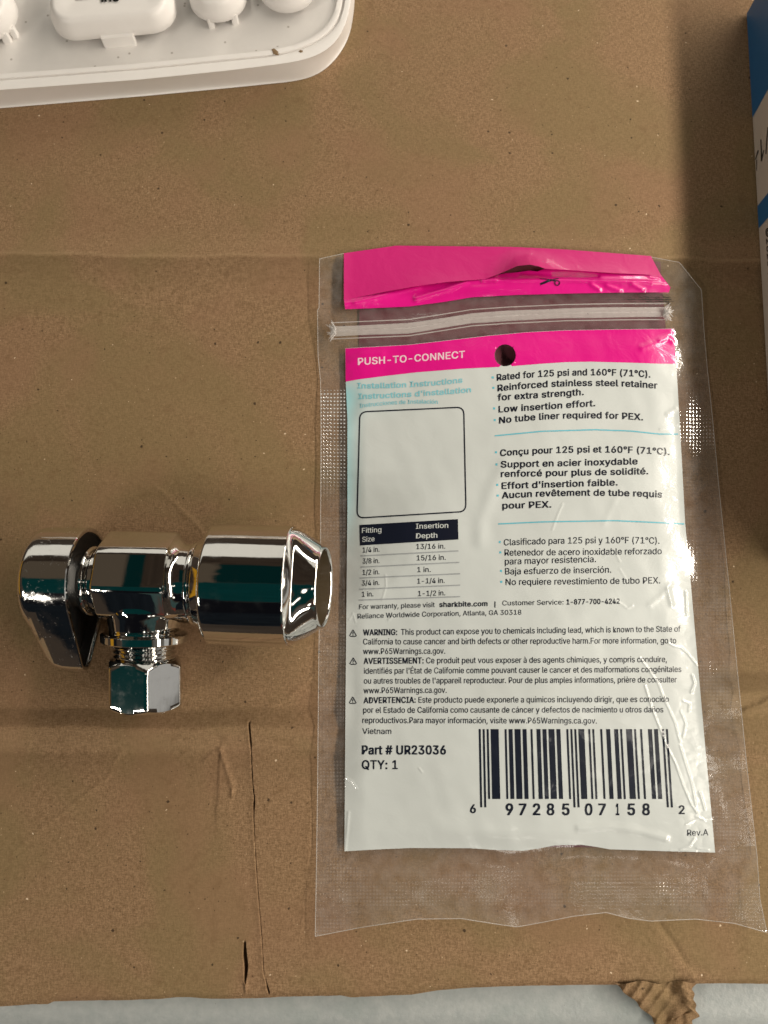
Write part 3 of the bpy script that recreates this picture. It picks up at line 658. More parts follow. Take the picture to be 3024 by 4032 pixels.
# zip: profile ribs and crushed ends
ZIP = [(1302, 1305), (1420, 1300), (1610, 1292), (1740, 1272), (1856, 1253), (2000, 1243), (2225, 1233), (2450, 1229), (2624, 1228)]
Z = MB()
for off, rad, lift in ((-9, 0.00080, 0.0004), (9, 0.00085, 0.0004), (30, 0.00016, 0.0002), (-34, 0.00014, 0.0002)):
    zx, zy = resample(ZIP, 10); zy = zy + off
    tube(Z, P(zx, zy, bag_z(zx, zy) + lift), rad * (1 + 0.08 * np.sin(zx / 60.0)), 12, 0, 0.45)
adopt(Z.build('zip_strip', mmilk), bag)
for (ex, ey, sgn) in ((1312, 1306, -1), (2622, 1232, 1)):
    K = MB()
    for k in range(26):
        a = random.uniform(-1.35, 1.35); L = random.uniform(22, 52); base = np.array([ex - sgn * 10, ey + random.uniform(-12, 12)])
        tip = np.array([ex + sgn * L * math.cos(a) * 0.8 - sgn * 6, ey + L * math.sin(a)])
        mid = (base + tip) / 2 + np.array([random.uniform(-5, 5), random.uniform(-5, 5)])
        px_ = np.array([base[0], mid[0], tip[0]]); py_ = np.array([base[1], mid[1], tip[1]])
        z_ = bag_z(px_, py_) + np.array([0.0009, random.uniform(0.0008, 0.0018), random.uniform(0.0002, 0.0008)])
        tube(K, P(px_, py_, z_), np.array([0.00022, 0.0003, 0.00008]), 5)
    adopt(K.build('zip_end_crush', mmilk), bag)

# printed materials
def printed(name, col, wr=0.6, rough=0.30, coat=0.6):
    m, nt, b = material(name)
    tc = nt.new('ShaderNodeTexCoord').outputs['Object']
    n = nt.noise(tc, 130, 3)
    nt.put(b.inputs['Base Color'], nt.mix(n, rgba([k * 0.97 for k in col]), rgba([min(1, k * 1.03) for k in col])))
    b.inputs['Roughness'].default_value = rough; b.inputs['Coat Weight'].default_value = coat; b.inputs['Coat Roughness'].default_value = 0.06
    h = nt.math('ADD', nt.noise(tc, 160, 4, 0.55, dist=0.8), nt.math('MULTIPLY', nt.noise(tc, 1500, 2), 0.03))
    bn = nt.bump(h, wr, 0.0006); nt.l.new(bn, b.inputs['Normal'])
    nt.l.new(nt.bump(h, wr * 1.4, 0.0006), b.inputs['Coat Normal'])
    return m
mwhite = printed('white_print', (0.60, 0.635, 0.625), 0.14)
mmag = printed('magenta_print', (0.76, 0.006, 0.25), 0.3)
mmag_d = printed('magenta_back_print', (0.60, 0.007, 0.175), 0.3, 0.5, 0.2)
mnavy = printed('navy_ink', (0.008, 0.010, 0.022), 0.14)
mcyan = printed('cyan_ink', (0.13, 0.50, 0.62), 0.14)
mpale = printed('pale_cyan_ink', (0.24, 0.58, 0.66), 0.14)
mgrey = printed('grey_ink', (0.34, 0.36, 0.38), 0.14)
mpink = printed('pink_white_ink', (0.90, 0.62, 0.72), 0.14)

# back sheet of the bag, seen through the hang hole and the tear
bx, by, _, _ = coons([(1420, 1010), (2600, 1030)], [(1370, 3330), (2790, 3340)], [(1420, 1010), (1370, 3330)], [(2600, 1030), (2790, 3340)], 90, 130)
bzz = np.maximum(np.maximum(card_h(bx, by), -0.0004) + 0.0002, 0.00015)
adopt(gridmesh('back_sheet', P(bx, by, bzz), simple('back_print', (0.16, 0.035, 0.05), 0.6)), bag)

# printed panel with the hang hole
qx, qy, uu, vv = coons(PANEL_T, PANEL_B, PANEL_L, PANEL_R, 560, 760)
HX, HY, HRX, HRY = 1989.0, 1399.0, 42.0, 43.0
rr_ = np.hypot((qx - HX) / HRX, (qy - HY) / HRY)
near = (rr_ > 0.9) & (rr_ < 1.12)
qx = np.where(near, HX + (qx - HX) / np.maximum(rr_, 1e-6), qx); qy = np.where(near, HY + (qy - HY) / np.maximum(rr_, 1e-6), qy)
inh = rr_ <= 0.9
pm = ~(inh[:-1, :-1] | inh[1:, 1:] | inh[:-1, 1:] | inh[1:, :-1])
def panel_z(px, py): return bag_z(px, py) + 0.0001
tint = np.clip(bell(qx - 1360, 46) * sstep(qy, 1470, 1560) * (1 - sstep(qy, 1900, 2250)) * 0.75 + 0.30 * bell(qy - 1560, 60) * bell(qx - 1400, 160), 0, 1)
tn = NT(mwhite.node_tree); pbs = mwhite.node_tree.nodes['Principled BSDF']; src = pbs.inputs['Base Color'].links[0].from_socket
tn.l.new(tn.mix(tn.new('ShaderNodeAttribute', attribute_name='tint').outputs['Fac'], src, (0.34, 0.62, 0.66, 1)), pbs.inputs['Base Color'])
panel = gridmesh('printed_panel', P(qx, qy, panel_z(qx, qy)), mwhite, None, attr={'tint': tint}, facemask=pm)
adopt(panel, bag)

def over(px, py, lift=0.00005): return P(px, py, panel_z(px, py) + lift)
def band_mesh(name, upper, lower, mat, lift, n=240, rows=20, hole=False):
    t = np.linspace(0, 1, n); U_, L_ = poly(upper, 0), poly(lower, 0)
    ux, uy = U_(t); lx, ly = L_(t); s = np.linspace(0, 1, rows)[:, None]
    X_ = ux * (1 - s) + lx * s; Y_ = uy * (1 - s) + ly * s
    fm = None
    if hole:
        r = np.hypot((X_ - HX) / HRX, (Y_ - HY) / HRY); nr = (r > 0.86) & (r < 1.16)
        X_ = np.where(nr, HX + (X_ - HX) / np.maximum(r, 1e-6), X_); Y_ = np.where(nr, HY + (Y_ - HY) / np.maximum(r, 1e-6), Y_)
        ih = r <= 0.86; fm = ~(ih[:-1, :-1] | ih[1:, 1:] | ih[:-1, 1:] | ih[1:, :-1])
    return gridmesh(name, over(X_, Y_, lift), mat, panel, facemask=fm)
MAG_LOW = [(1361, 1503), (1410, 1494), (1520, 1480), (1640, 1466), (1815, 1452), (2000, 1443), (2120, 1433), (2225, 1426), (2325, 1424), (2483, 1428), (2600, 1432), (2661, 1433)]
bandm = band_mesh('header_band', [(x + (1 if x < 2000 else -1), y + 1) for x, y in PANEL_T], MAG_LOW, mmag, 0.00003, 330, 40, True)
for o in (bandm,): o.location = Vector((0, 0, 0)) - Vector(bag.location) * 0

# ---- lettering
FONT = None
try:
    FONT = bpy.data.fonts.load(os.path.join(bpy.utils.system_resource('DATAFILES'), 'fonts', 'Inter.woff2'))
except Exception:
    FONT = None
_tc = {}
def glyphs(txt, bold):
    """flat letter faces; a bold word is the same letters laid down a few times, each a hair to the side"""
    key = (txt, bold)
    if key in _tc: return _tc[key]
    cu = bpy.data.curves.new('lettering', 'FONT'); cu.body = txt; cu.size = 1.0; cu.resolution_u = 3
    if FONT: cu.font = FONT
    if bold > 0.015: cu.space_character = 1.04
    ob = bpy.data.objects.new('lettering', cu); COL.objects.link(ob)
    dg = bpy.context.evaluated_depsgraph_get(); dg.update()
    me = bpy.data.meshes.new_from_object(ob.evaluated_get(dg))
    v = np.array([tuple(x.co) for x in me.vertices]).reshape(-1, 3); f = [tuple(p.vertices) for p in me.polygons]
    bpy.data.objects.remove(ob); bpy.data.meshes.remove(me); bpy.data.curves.remove(cu)
    if bold > 0 and len(v):
        offs = [(-1, .5), (1, .5), (-1, -.5), (1, -.5), (0, 0)] if bold > 0.012 else [(-1, 0), (1, 0)]
        vv_, ff_ = [], []
        for k, (ox, oy) in enumerate(offs):
            q = v.copy(); q[:, 0] += ox * bold; q[:, 1] += oy * bold; q[:, 2] = k
            ff_ += [tuple(i_ + k * len(v) for i_ in t_) for t_ in f]; vv_.append(q)
        v, f = np.concatenate(vv_), ff_
    _tc[key] = (v, f); return v, f
CAPH = glyphs('H', 0.0)[0][:, 1].max()
class Print:
    """ink on the panel, gathered in photo pixels"""
    def __init__(s): s.mb = MB()
    def text(s, txt, x0, y0, x1, y1, cap, mat=0, bold=0.0, mid=None):
        v, f = glyphs(txt, bold)
        if not len(v): return
        u = (v[:, 0] - v[:, 0].min()) / (v[:, 0].max() - v[:, 0].min()); h = v[:, 1] / CAPH * cap
        yb = y0 + (y1 - y0) * u
        if mid:
            um = (mid[0] - x0) / (x1 - x0); sag = mid[1] - (y0 + (y1 - y0) * um); k = sag / (um * (1 - um))
            yb = yb + k * u * (1 - u)
        sl = (y1 - y0) / max(1.0, (x1 - x0))
        s.mb.add(over(x0 + (x1 - x0) * u, yb - h, 0.00007 + 0.0000025 * v[:, 2]), f, mat)
    def strip(s, pts, w, mat=0):
        x, y = resample(pts, 8); tx, ty = np.gradient(x), np.gradient(y); L = np.hypot(tx, ty); nx, ny = -ty / L, tx / L
        s.mb.grid(np.stack([over(x + nx * w / 2, y + ny * w / 2, 0.00007), over(x - nx * w / 2, y - ny * w / 2, 0.00007)]), mat)
    def quad(s, a, b, c, d, nu=20, nv=6, mat=0, lift=0.00005):
        u, v = np.meshgrid(np.linspace(0, 1, nu), np.linspace(0, 1, nv))
        X_ = (1 - v) * ((1 - u) * a[0] + u * b[0]) + v * ((1 - u) * d[0] + u * c[0]); Y_ = (1 - v) * ((1 - u) * a[1] + u * b[1]) + v * ((1 - u) * d[1] + u * c[1])
        s.mb.grid(over(X_, Y_, lift), mat)
    def build(s, name, mats): return s.mb.build(name, mats, panel, smooth=True)
BO = 0.022
p = Print(); p.text('PUSH-TO-CONNECT', 1409, 1437, 1831, 1408, 27, 0, 0.02, (1610, 1425)); p.build('headline_text', mpink)
p = Print()
p.text('Installation Instructions', 1407, 1529, 1821, 1506, 21, 0, BO, (1612, 1524)); p.text("Instructions d'installation", 1411, 1571, 1855, 1544, 21, 0, BO, (1615, 1562))
p.text('Instrucciones de Instalación', 1416, 1606, 1724, 1590, 16, 0, 0.012, (1555, 1592)); p.build('instruction_text', mpale)
# empty rounded frame
p = Print(); fr_pts = []
cs = [(1417, 1622), (1826, 1603), (1835, 2014), (1406, 2040)]
for i in range(4):
    c0 = np.array(cs[i], float); pv = np.array(cs[i - 1], float); nx_ = np.array(cs[(i + 1) % 4], float)
    a0 = c0 + (pv - c0) / np.linalg.norm(pv - c0) * 28; a1 = c0 + (nx_ - c0) / np.linalg.norm(nx_ - c0) * 28
    for k in np.linspace(0, 1, 7): fr_pts.append(tuple((1 - k) ** 2 * a0 + 2 * k * (1 - k) * c0 + k * k * a1))
fr_pts.append(fr_pts[0]); p.strip(fr_pts, 5); p.build('rounded_frame', mnavy)
# table
p = Print(); p.quad((1415, 2067), (1803, 2044), (1805, 2124), (1417, 2148), 40, 10, 0)
p.text('Fitting', 1425, 2099, 1502, 2095, 20, 1, 0.012); p.text('Size', 1426, 2134, 1475, 2131, 20, 1, 0.012); p.text('Insertion', 1637, 2082, 1765, 2078, 20, 1, 0.012); p.text('Depth', 1638, 2120, 1722, 2117, 20, 1, 0.012)
for (l, a, r, b_, e, bb) in (('1/4 in.', (1428, 2176, 1494, 2172), '13/16 in.', (1639, 2162, 1753, 2160), 0, 0), ('3/8 in.', (1428, 2219, 1494, 2217), '15/16 in.', (1641, 2207, 1755, 2204), 0, 0),
        ('1/2 in.', (1428, 2264, 1494, 2261), '1 in.', (1643, 2253, 1696, 2252), 0, 0), ('3/4 in.', (1425, 2306, 1494, 2303), '1-1/4 in.', (1643, 2298, 1751, 2295), 0, 0), ('1 in.', (1425, 2350, 1470, 2348), '1-1/2 in.', (1646, 2347, 1753, 2344), 0, 0)):
    p.text(l, *a, 20, 0, 0.006); p.text(r, *b_, 20, 0, 0.006)
for a in (((1419, 2189), (1805, 2169)), ((1419, 2233), (1809, 2214)), ((1417, 2276), (1812, 2259)), ((1415, 2320), (1812, 2304)), ((1413, 2363), (1812, 2349))): p.strip(a, 3.5, 2)
p.build('size_table', [mnavy, mwhite, mgrey])
# feature list
p = Print()
def bullet(x, y): p.quad((x - 4, y - 4), (x + 4, y - 4), (x + 4, y + 4), (x - 4, y + 4), 2, 2, 1)
B2 = BO
p.text('Rated for 125 psi and 160°F (71°C).', 1956, 1499, 2561, 1486, 25, 0, B2, (2204, 1480)); bullet(1940, 1486)
p.text('Reinforced stainless steel retainer', 1959, 1541, 2589, 1530, 25, 0, B2, (2261, 1520)); bullet(1943, 1527)
p.text('for extra strength.', 1959, 1577, 2299, 1555, 25, 0, B2)
p.text('Low insertion effort.', 1963, 1624, 2344, 1599, 25, 0, B2); bullet(1946, 1608)
p.text('No tube liner required for PEX.', 1965, 1668, 2532, 1655, 25, 0, B2, (2261, 1647)); bullet(1948, 1654)
p.strip([(1948, 1716), (2135, 1698), (2344, 1692), (2483, 1697), (2597, 1709), (2670, 1709)], 4.5, 1)
p.text('Conçu pour 125 psi et 160°F (71°C).', 1969, 1796, 2637, 1791, 25, 0, B2, (2261, 1782)); bullet(1953, 1781)
p.text('Support en acier inoxydable', 1972, 1841, 2511, 1828, 25, 0, B2); bullet(1955, 1829)
p.text('renforcé pour plus de solidité.', 1972, 1878, 2553, 1867, 25, 0, B2)
p.text("Effort d'insertion faible.", 1975, 1925, 2432, 1911, 25, 0, B2); bullet(1958, 1909)
p.text('Aucun revêtement de tube requis', 1976, 1963, 2608, 1959, 25, 0, B2, (2261, 1952)); bullet(1960, 1951)
p.text('pour PEX.', 1978, 2003, 2171, 1998, 25, 0, B2)
p.strip([(1962, 2063), (2135, 2055), (2420, 2050), (2578, 2057), (2694, 2063)], 4.5, 1)
p.text('Clasificado para 125 psi y 160°F (71°C).', 1984, 2148, 2597, 2141, 25, 0, 0.006, (2261, 2140)); bullet(1968, 2134)
p.text('Retenedor de acero inoxidable reforzado', 1987, 2188, 2606, 2182, 25, 0, 0.006); bullet(1970, 2175)
p.text('para mayor resistencia.', 1988, 2223, 2347, 2213, 25, 0, 0.006)
p.text('Baja esfuerzo de inserción.', 1989, 2262, 2407, 2255, 25, 0, 0.006); bullet(1973, 2248)
p.text('No requiere revestimiento de tubo PEX.', 1991, 2304, 2600, 2297, 25, 0, 0.006); bullet(1974, 2291)
p.build('feature_list', [mnavy, mcyan])
# contact lines
p = Print()
p.text('For warranty, please visit', 1414, 2399, 1712, 2390, 19, 0, 0.004); p.text('sharkbite.com', 1730, 2390, 1920, 2386, 19, 0, BO); p.strip([(1949, 2368), (1949, 2392)], 4)
p.text('Customer Service:', 1978, 2384, 2219, 2380, 19, 0, 0.004); p.text('1-877-700-4242', 2231, 2380, 2440, 2377, 20, 0, BO)
p.text('Reliance Worldwide Corporation, Atlanta, GA 30318', 1408, 2436, 2053, 2420, 19, 0, 0.004, (1700, 2427)); p.build('contact_text', mnavy)
# warnings
p = Print()
def tri(x, y):
    p.strip([(x, y - 14), (x + 15, y + 12), (x - 15, y + 12), (x, y - 14)], 3.2); p.strip([(x, y - 5), (x, y + 4)], 3); p.strip([(x, y + 6), (x, y + 9)], 3)
tri(1390, 2494); tri(1391, 2604); tri(1389, 2758)
N_ = 0.006
p.text('WARNING:', 1430, 2502, 1564, 2500, 23, 0, BO); p.text('This product can expose you to chemicals including lead, which is known to the State of', 1579, 2500, 2680, 2487, 23, 0, N_)
p.text('California to cause cancer and birth defects or other reproductive harm.For more information, go to', 1430, 2538, 2663, 2533, 23, 0, N_)
p.text('www.P65Warnings.ca.gov.', 1430, 2576, 1753, 2574, 23, 0, N_)
p.text('AVERTISSEMENT:', 1432, 2614, 1668, 2612, 23, 0, BO); p.text('Ce produit peut vous exposer à des agents chimiques, y compris conduire,', 1678, 2612, 2626, 2607, 23, 0, N_)
p.text("identifiés par l'État de Californie comme pouvant causer le cancer et des malformations congénitales", 1433, 2653, 2683, 2646, 23, 0, N_)
p.text("ou autres troubles de l'appareil reproducteur. Pour de plus amples informations, prière de consulter", 1433, 2692, 2665, 2687, 23, 0, N_)
p.text('www.P65Warnings.ca.gov.', 1432, 2730, 1759, 2728, 23, 0, N_)
p.text('ADVERTENCIA:', 1432, 2769, 1637, 2767, 23, 0, BO); p.text('Este producto puede exponerle a químicos incluyendo dirigir, que es conocido', 1648, 2767, 2634, 2764, 23, 0, N_)
p.text('por el Estado de California como causante de cáncer y defectos de nacimiento u otros daños', 1430, 2807, 2612, 2805, 23, 0, N_)
p.text('reproductivos.Para mayor información, visite www.P65Warnings.ca.gov.', 1427, 2847, 2350, 2849, 23, 0, N_)
p.text('Vietnam', 1427, 2890, 1541, 2890, 22, 0, N_); p.build('warning_text', mnavy)
p = Print(); p.text('Part # UR23036', 1425, 2970, 1756, 2970, 34, 0, 0.026); p.text('QTY: 1', 1425, 3028, 1566, 3028, 34, 0, 0.018); p.build('part_number_text', mnavy)
p = Print(); p.text('Rev.A', 2706, 3291, 2789, 3289, 24, 0, 0.003); p.build('revision_text', mnavy)
# barcode (UPC-A)
p = Print(); code = '697285071582'
LC = ['0001101', '0011001', '0010011', '0111101', '0100011', '0110001', '0101111', '0111011', '0110111', '0001011']
bits = '101' + ''.join(LC[int(k)] for k in code[:6]) + '01010' + ''.join(''.join('1' if q == '0' else '0' for q in LC[int(k)]) for k in code[6:]) + '101'
i = 0
def bxx(k, y): 
    l = np.interp(y, [2871, 3179], [1885, 1891]); r = np.interp(y, [2871, 3179], [2630, 2650]); return l + (r - l) * k / 95.0
while i < 95:
    if bits[i] == '1':
        j = i
        while j < 95 and bits[j] == '1': j += 1
        guard = i < 3 or j > 92 or 45 <= i < 50
        yb = 3179 if guard else 3146
        p.quad((bxx(i, 2871), 2871), (bxx(j, 2871), 2871), (bxx(j, yb), yb), (bxx(i, yb), yb), 2 if j - i < 3 else 4, 60, 0, 0.00006)
        i = j
    else: i += 1
p.text('6', 1851, 3201, 1874, 3201, 33, 0, 0.02); p.text('2', 2673, 3205, 2696, 3205, 33, 0, 0.02)
for ch_, cx_ in zip('9728507158', (2006, 2058, 2113, 2168, 2228, 2318, 2371, 2434, 2486, 2544)): p.text(ch_, cx_ - (9 if ch_ == '1' else 15), 3209, cx_ + (5 if ch_ == '1' else 15), 3209, 44, 0, 0.024)
p.build('barcode', mnavy)

# header: upper strip (lifted where it is torn) and lower strip
TEAR_U = [(1354, 1182), (1500, 1152), (1620, 1130), (1760, 1110), (1911, 1099), (1974, 1075), (2038, 1047), (2086, 1042), (2122, 1049), (2146, 1058), (2250, 1064), (2411, 1075), (2560, 1082), (2606, 1090)]
HT = [(1354, 997), (1559, 967), (2020, 972), (2225, 982), (2563, 1008)]
ux, uy, uu, vv = coons(HT, TEAR_U, [(1354, 997), (1354, 1182)], [(2563, 1008), (2606, 1090)], 260, 50)
lift = 0.0034 * bell(ux - 2080, 105) * vv ** 2.2 + 0.0012 * bell(ux - 1700, 220) * vv ** 2 + 0.0006 * bell(ux - 2350, 200) * vv ** 3
def head_z(x, y): return bag_z(x, y) + 0.00015
adopt(gridmesh('header_strip', P(ux, uy, head_z(ux, uy) + lift + 0.0003 * vv), mmag_d, None), bag)
TEAR_L = [(1354, 1172), (1500, 1142), (1620, 1118), (1760, 1098), (1911, 1094), (1960, 1082), (1990, 1076), (2038, 1072), (2086, 1065), (2116, 1069), (2140, 1060), (2160, 1052), (2250, 1056), (2411, 1066), (2560, 1074), (2602, 1082)]
HB = [(1359, 1218), (1480, 1213), (1610, 1207), (1740, 1190), (1856, 1171), (2020, 1162), (2225, 1156), (2450, 1152), (2634, 1151)]
lx_, ly_, uu, vv = coons(TEAR_L, HB, [(1354, 1172), (1359, 1218)], [(2602, 1082), (2640, 1132), (2634, 1151)], 300, 60)
lz = head_z(lx_, ly_) + 0.0012 * np.sin(np.pi * np.clip(vv, 0, 1)) * (0.6 + 0.4 * np.sin(lx_ / 95.0)) - 0.0003 * (1 - vv)
for pts, h, s in (([(1640, 1175), (1760, 1140), (1850, 1104), (1950, 1096)], .6, 12), ([(1900, 1105), (2130, 1100), (2400, 1108), (2620, 1112)], .45, 8), ([(2330, 1120), (2360, 1140)], .3, 9), ([(2390, 1125), (2440, 1145)], .3, 9), ([(2490, 1120), (2530, 1140)], .3, 9), ([(2560, 1088), (2600, 1096)], .4, 8), ([(1400, 1190), (1560, 1150), (1650, 1128)], .4, 12), ([(2050, 1078), (2150, 1082), (2350, 1088)], -.5, 12)):
    d, _ = seg_dist(lx_, ly_, pts); lz = lz + h * mm * bell(d, s)
low = gridmesh('header_lower_strip', P(lx_, ly_, lz), mmag, None); adopt(low, bag)
# scissors mark printed on the lower strip
from_tree = None
def hz(px, py):
    d2 = (lx_.reshape(-1)[None, :] - np.asarray(px).reshape(-1)[:, None]) ** 2 + (ly_.reshape(-1)[None, :] - np.asarray(py).reshape(-1)[:, None]) ** 2
    return lz.reshape(-1)[d2.argmin(1)].reshape(np.asarray(px).shape) + 0.00012
S = MB()
def sstrip(pts, w0, w1):
    x, y = resample(pts, 4); n = len(x); tx, ty = np.gradient(x), np.gradient(y); L = np.hypot(tx, ty) + 1e-9; w = np.linspace(w0, w1, n) / 2
    ax_, ay_, bx_, by_ = x - ty / L * w, y + tx / L * w, x + ty / L * w, y - tx / L * w
    S.grid(np.stack([P(ax_, ay_, hz(ax_, ay_)), P(bx_, by_, hz(bx_, by_))]))
sstrip([(2128, 1119), (2150, 1110), (2172, 1102)], 8, 9); sstrip([(2172, 1102), (2190, 1098), (2200, 1096)], 5, 3); sstrip([(2126, 1097), (2150, 1099), (2174, 1103), (2186, 1107)], 2.5, 5)
sstrip([(2194 + 9.5 * math.cos(a), 1114 + 9.5 * math.sin(a)) for a in np.linspace(0, 2 * math.pi, 20)], 4, 4)
sstrip([(2192 + 8 * math.cos(a), 1103 + 6 * math.sin(a)) for a in np.linspace(2.6, 4.9, 10)], 3.5, 3)
sm = S.build('scissors_mark', mnavy); sm.parent = low; 

# ------------------------------------------------------------------ KEYBOARD
mplas = simple('white_plastic', (0.85, 0.82, 0.795), 0.38, var=0.03, scale=300, bump=0.06)
mplate, nt, b = material('dusty_white_plate')
tc = nt.new('ShaderNodeTexCoord').outputs['Object']
c = nt.mix(nt.noise(tc, 160, 4, 0.6), (0.74, 0.71, 0.685, 1), (0.85, 0.82, 0.79, 1))
v = nt.voro(nt.mapping(tc, (1, 1, 0)), 330); s3 = nt.new('ShaderNodeSeparateXYZ'); nt.l.new(v.outputs['Color'], s3.inputs[0])
dd = nt.math('MULTIPLY', nt.math('GREATER_THAN', s3.outputs[0], 0.90), nt.math('SUBTRACT', 1.0, nt.smooth(v.outputs['Distance'], 0.05, 0.16)))
c = nt.mix(nt.math('MULTIPLY', dd, 0.6), c, (0.22, 0.17, 0.13, 1))
nt.l.new(c, b.inputs['Base Color']); b.inputs['Roughness'].default_value = 0.55
kb = empty('keyboard', P(300, 300), 'white plastic keyboard corner with round raised keycaps, lying on the cardboard', 'keyboard')
ZT = 0.0078
def outline(pts, z, n=150):
    """front edge + corner given in photo pixels at height z, closed far outside the frame"""
    x, y = resample(pts, 4.0); q = P(x, y, z)
    # smooth
    d = np.r_[0, np.cumsum(np.linalg.norm(np.diff(q, axis=0), axis=1))]; t = np.linspace(0, d[-1], n)
    q = np.stack([np.interp(t, d, q[:, k]) for k in range(3)], -1)
    for _ in range(10): q[1:-1] = 0.25 * q[:-2] + 0.5 * q[1:-1] + 0.25 * q[2:]
    return q
OB = [(-420, 456), (0, 419), (600, 366), (1085, 321), (1165, 314), (1220, 303), (1272, 277), (1311, 236), (1350, 184), (1383, 117), (1397, 20), (1402, -300)]
OT = [(-420, 388), (0, 353), (542, 313), (904, 276), (1100, 251), (1160, 242), (1215, 230), (1266, 210), (1305, 183), (1338, 145), (1370, 70), (1384, -20), (1390, -320)]
OG = [(-420, 346), (0, 316), (542, 275), (1085, 221), (1190, 197), (1266, 160), (1310, 125), (1340, 82), (1358, 20), (1364, -60), (1368, -340)]
OG2 = [(-420, 338), (0, 308), (542, 267), (1085, 213), (1184, 189), (1258, 153), (1300, 119), (1330, 78), (1348, 16), (1354, -60), (1358, -340)]
OI = [(-420, 318), (0, 291), (542, 250), (1080, 196), (1170, 174), (1240, 140), (1280, 108), (1308, 66), (1325, 8), (1330, -60), (1334, -340)]
rows = []
o0 = outline(OB, 0.0006); o1 = outline(OT, ZT)
def blend(a, b, k, dz=0.0): q = a * (1 - k) + b * k; q = q.copy(); return q
zf_ = lambda q, z: np.concatenate([q[:, :2], np.full((len(q), 1), z)], 1)
bs = [zf_(blend(o0, o1, .3), 0.0002), zf_(blend(o0, o1, .06), 0.0005), zf_(blend(o0, o1, .0), 0.0011), zf_(blend(o0, o1, .10), 0.0023), zf_(blend(o0, o1, .40), 0.0043), zf_(blend(o0, o1, .72), 0.0063), zf_(blend(o0, o1, .90), 0.0073), zf_(blend(o0, o1, 1.0), ZT - 0.0001)]
og, og2, oi = outline(OG, ZT), outline(OG2, ZT), outline(OI, ZT - 0.0006)
bs += [zf_(blend(o1, og, .12), ZT), zf_(blend(o1, og, .6), ZT), zf_(blend(o1, og, .94), ZT), zf_(og, ZT - 0.0001), zf_(og, ZT - 0.0009), zf_(og2, ZT - 0.0009), zf_(og2, ZT - 0.0001), zf_(blend(og2, oi, .1), ZT), zf_(blend(og2, oi, .75), ZT - 0.0001), zf_(oi, ZT - 0.0006)]
KC = MB(); KC.grid(np.array(bs)[::-1]); case = KC.build('case', mplas, None, angle=40); adopt(case, kb)
ZP = ZT - 0.0016
pl = [zf_(oi, ZT - 0.0006), zf_(blend(oi, np.array([[-0.16, 0.30, 0]]) + 0 * oi, 0.01), ZP)]
far = np.array([[-0.16, 0.30, ZP]]) + 0 * oi
for k in (0.25, 0.5, 0.75, 1.0): pl.append(zf_(blend(oi, far, k), ZP))
KP = MB(); KP.grid(np.array(pl)[::-1]); plate = KP.build('key_plate', mplate, None, angle=40); adopt(plate, kb)
# local axes of the keyboard
ea = P(1100, 251, ZT) - P(0, 353, ZT); ea /= np.linalg.norm(ea); na = np.array([-ea[1], ea[0], 0])
def rrect(w, h, r, n=14):
    out = []
    for (sx_, sy_, a0) in ((1, -1, -90), (1, 1, 0), (-1, 1, 90), (-1, -1, 180)):
        for a in np.linspace(a0, a0 + 90, n): out.append((sx_ * (w - r) + r * math.cos(R(a)), sy_ * (h - r) + r * math.sin(R(a))))
    return np.array(out)
def keycap(cx_, cy_, w, h, rad, letters=None, stems=()):
    """cx_, cy_: photo pixel of the near edge's middle at the cap's lower rim"""
    zb_, zt_ = ZP + 0.0022, ZP + 0.0082
    o = P(cx_, cy_, zb_) + na * h
    rows = []
    for (k, z, ins) in ((0, zb_ + 0.0006, 0.0006), (0, zb_, 0.0003), (0, zb_ + 0.0003, 0.0), (0, zb_ + 0.0028, 0.0002), (0, zt_ - 0.0016, 0.0009), (0, zt_ - 0.0007, 0.0013), (0, zt_ - 0.0001, 0.0021), (0, zt_, 0.0029), (0, zt_ - 0.0004, 0.0050), (0, zt_ - 0.0007, min(w, h) * 0.9)):
        q = rrect(w - ins, h - ins, max(0.0003, rad - ins)); rows.append(o + q[:, :1] * ea + q[:, 1:] * na + np.array([0, 0, 1]) * (z - zb_))
    m = MB(); m.grid(np.array(rows), closeu=True)
    cap = m.build('keycap', mplas, None, angle=70); adopt(cap, kb)
    st = MB()
    for (sx_, sw, sd, tall) in stems:
        c0 = o + ea * sx_ + na * (-h + sd); q = rrect(sw, 0.0011, 0.0005, 5)
        st.grid(np.array([c0 + q[:, :1] * ea + q[:, 1:] * na + np.array([0, 0, 1]) * (z - zb_) for z in (ZP - 0.0002, zb_ + tall)] + [np.repeat((c0 + np.array([0, 0, 1]) * (zb_ + tall - zb_))[None], len(q), 0)]), closeu=True)
    if stems: s_ = st.build('stem', mplas, None, angle=40); s_.parent = cap; 
    if letters: letters(cap)
    return cap
def ins_letters(cap):
    v, f = glyphs('ins', 0.02)
    zt = ZP + 0.0082 - 0.00025
    x0, x1, yb = 398.0, 468.0, 8.0
    u = (v[:, 0] - v[:, 0].min()) / (v[:, 0].max() - v[:, 0].min())
    m = MB(); q = P(x0 + (x1 - x0) * u, yb - 3.5 * u - v[:, 1] / CAPH * 42, zt)
    m.add(q, f); t_ = m.build('key_letters', simple('black_legend', (0.012, 0.012, 0.012), 0.5), None, smooth=False); t_.parent = cap
keycap(-50, 172, 0.0090, 0.0090, 0.0089, None, ((0.0070, 0.0009, 0.0040, 0.001), (0.0048, 0.0012, 0.0026, 0.001)))
keycap(458, 150, 0.0175, 0.0090, 0.0070, ins_letters, ((0.0005, 0.0046, 0.0001, 0.0012),))
keycap(868, 92, 0.0082, 0.0085, 0.0081, None, ((-0.0028, 0.0009, 0.0016, 0.001), (0.0040, 0.0010, 0.0022, 0.001)))
keycap(1142, 55, 0.0082, 0.0110, 0.0081, None, ())
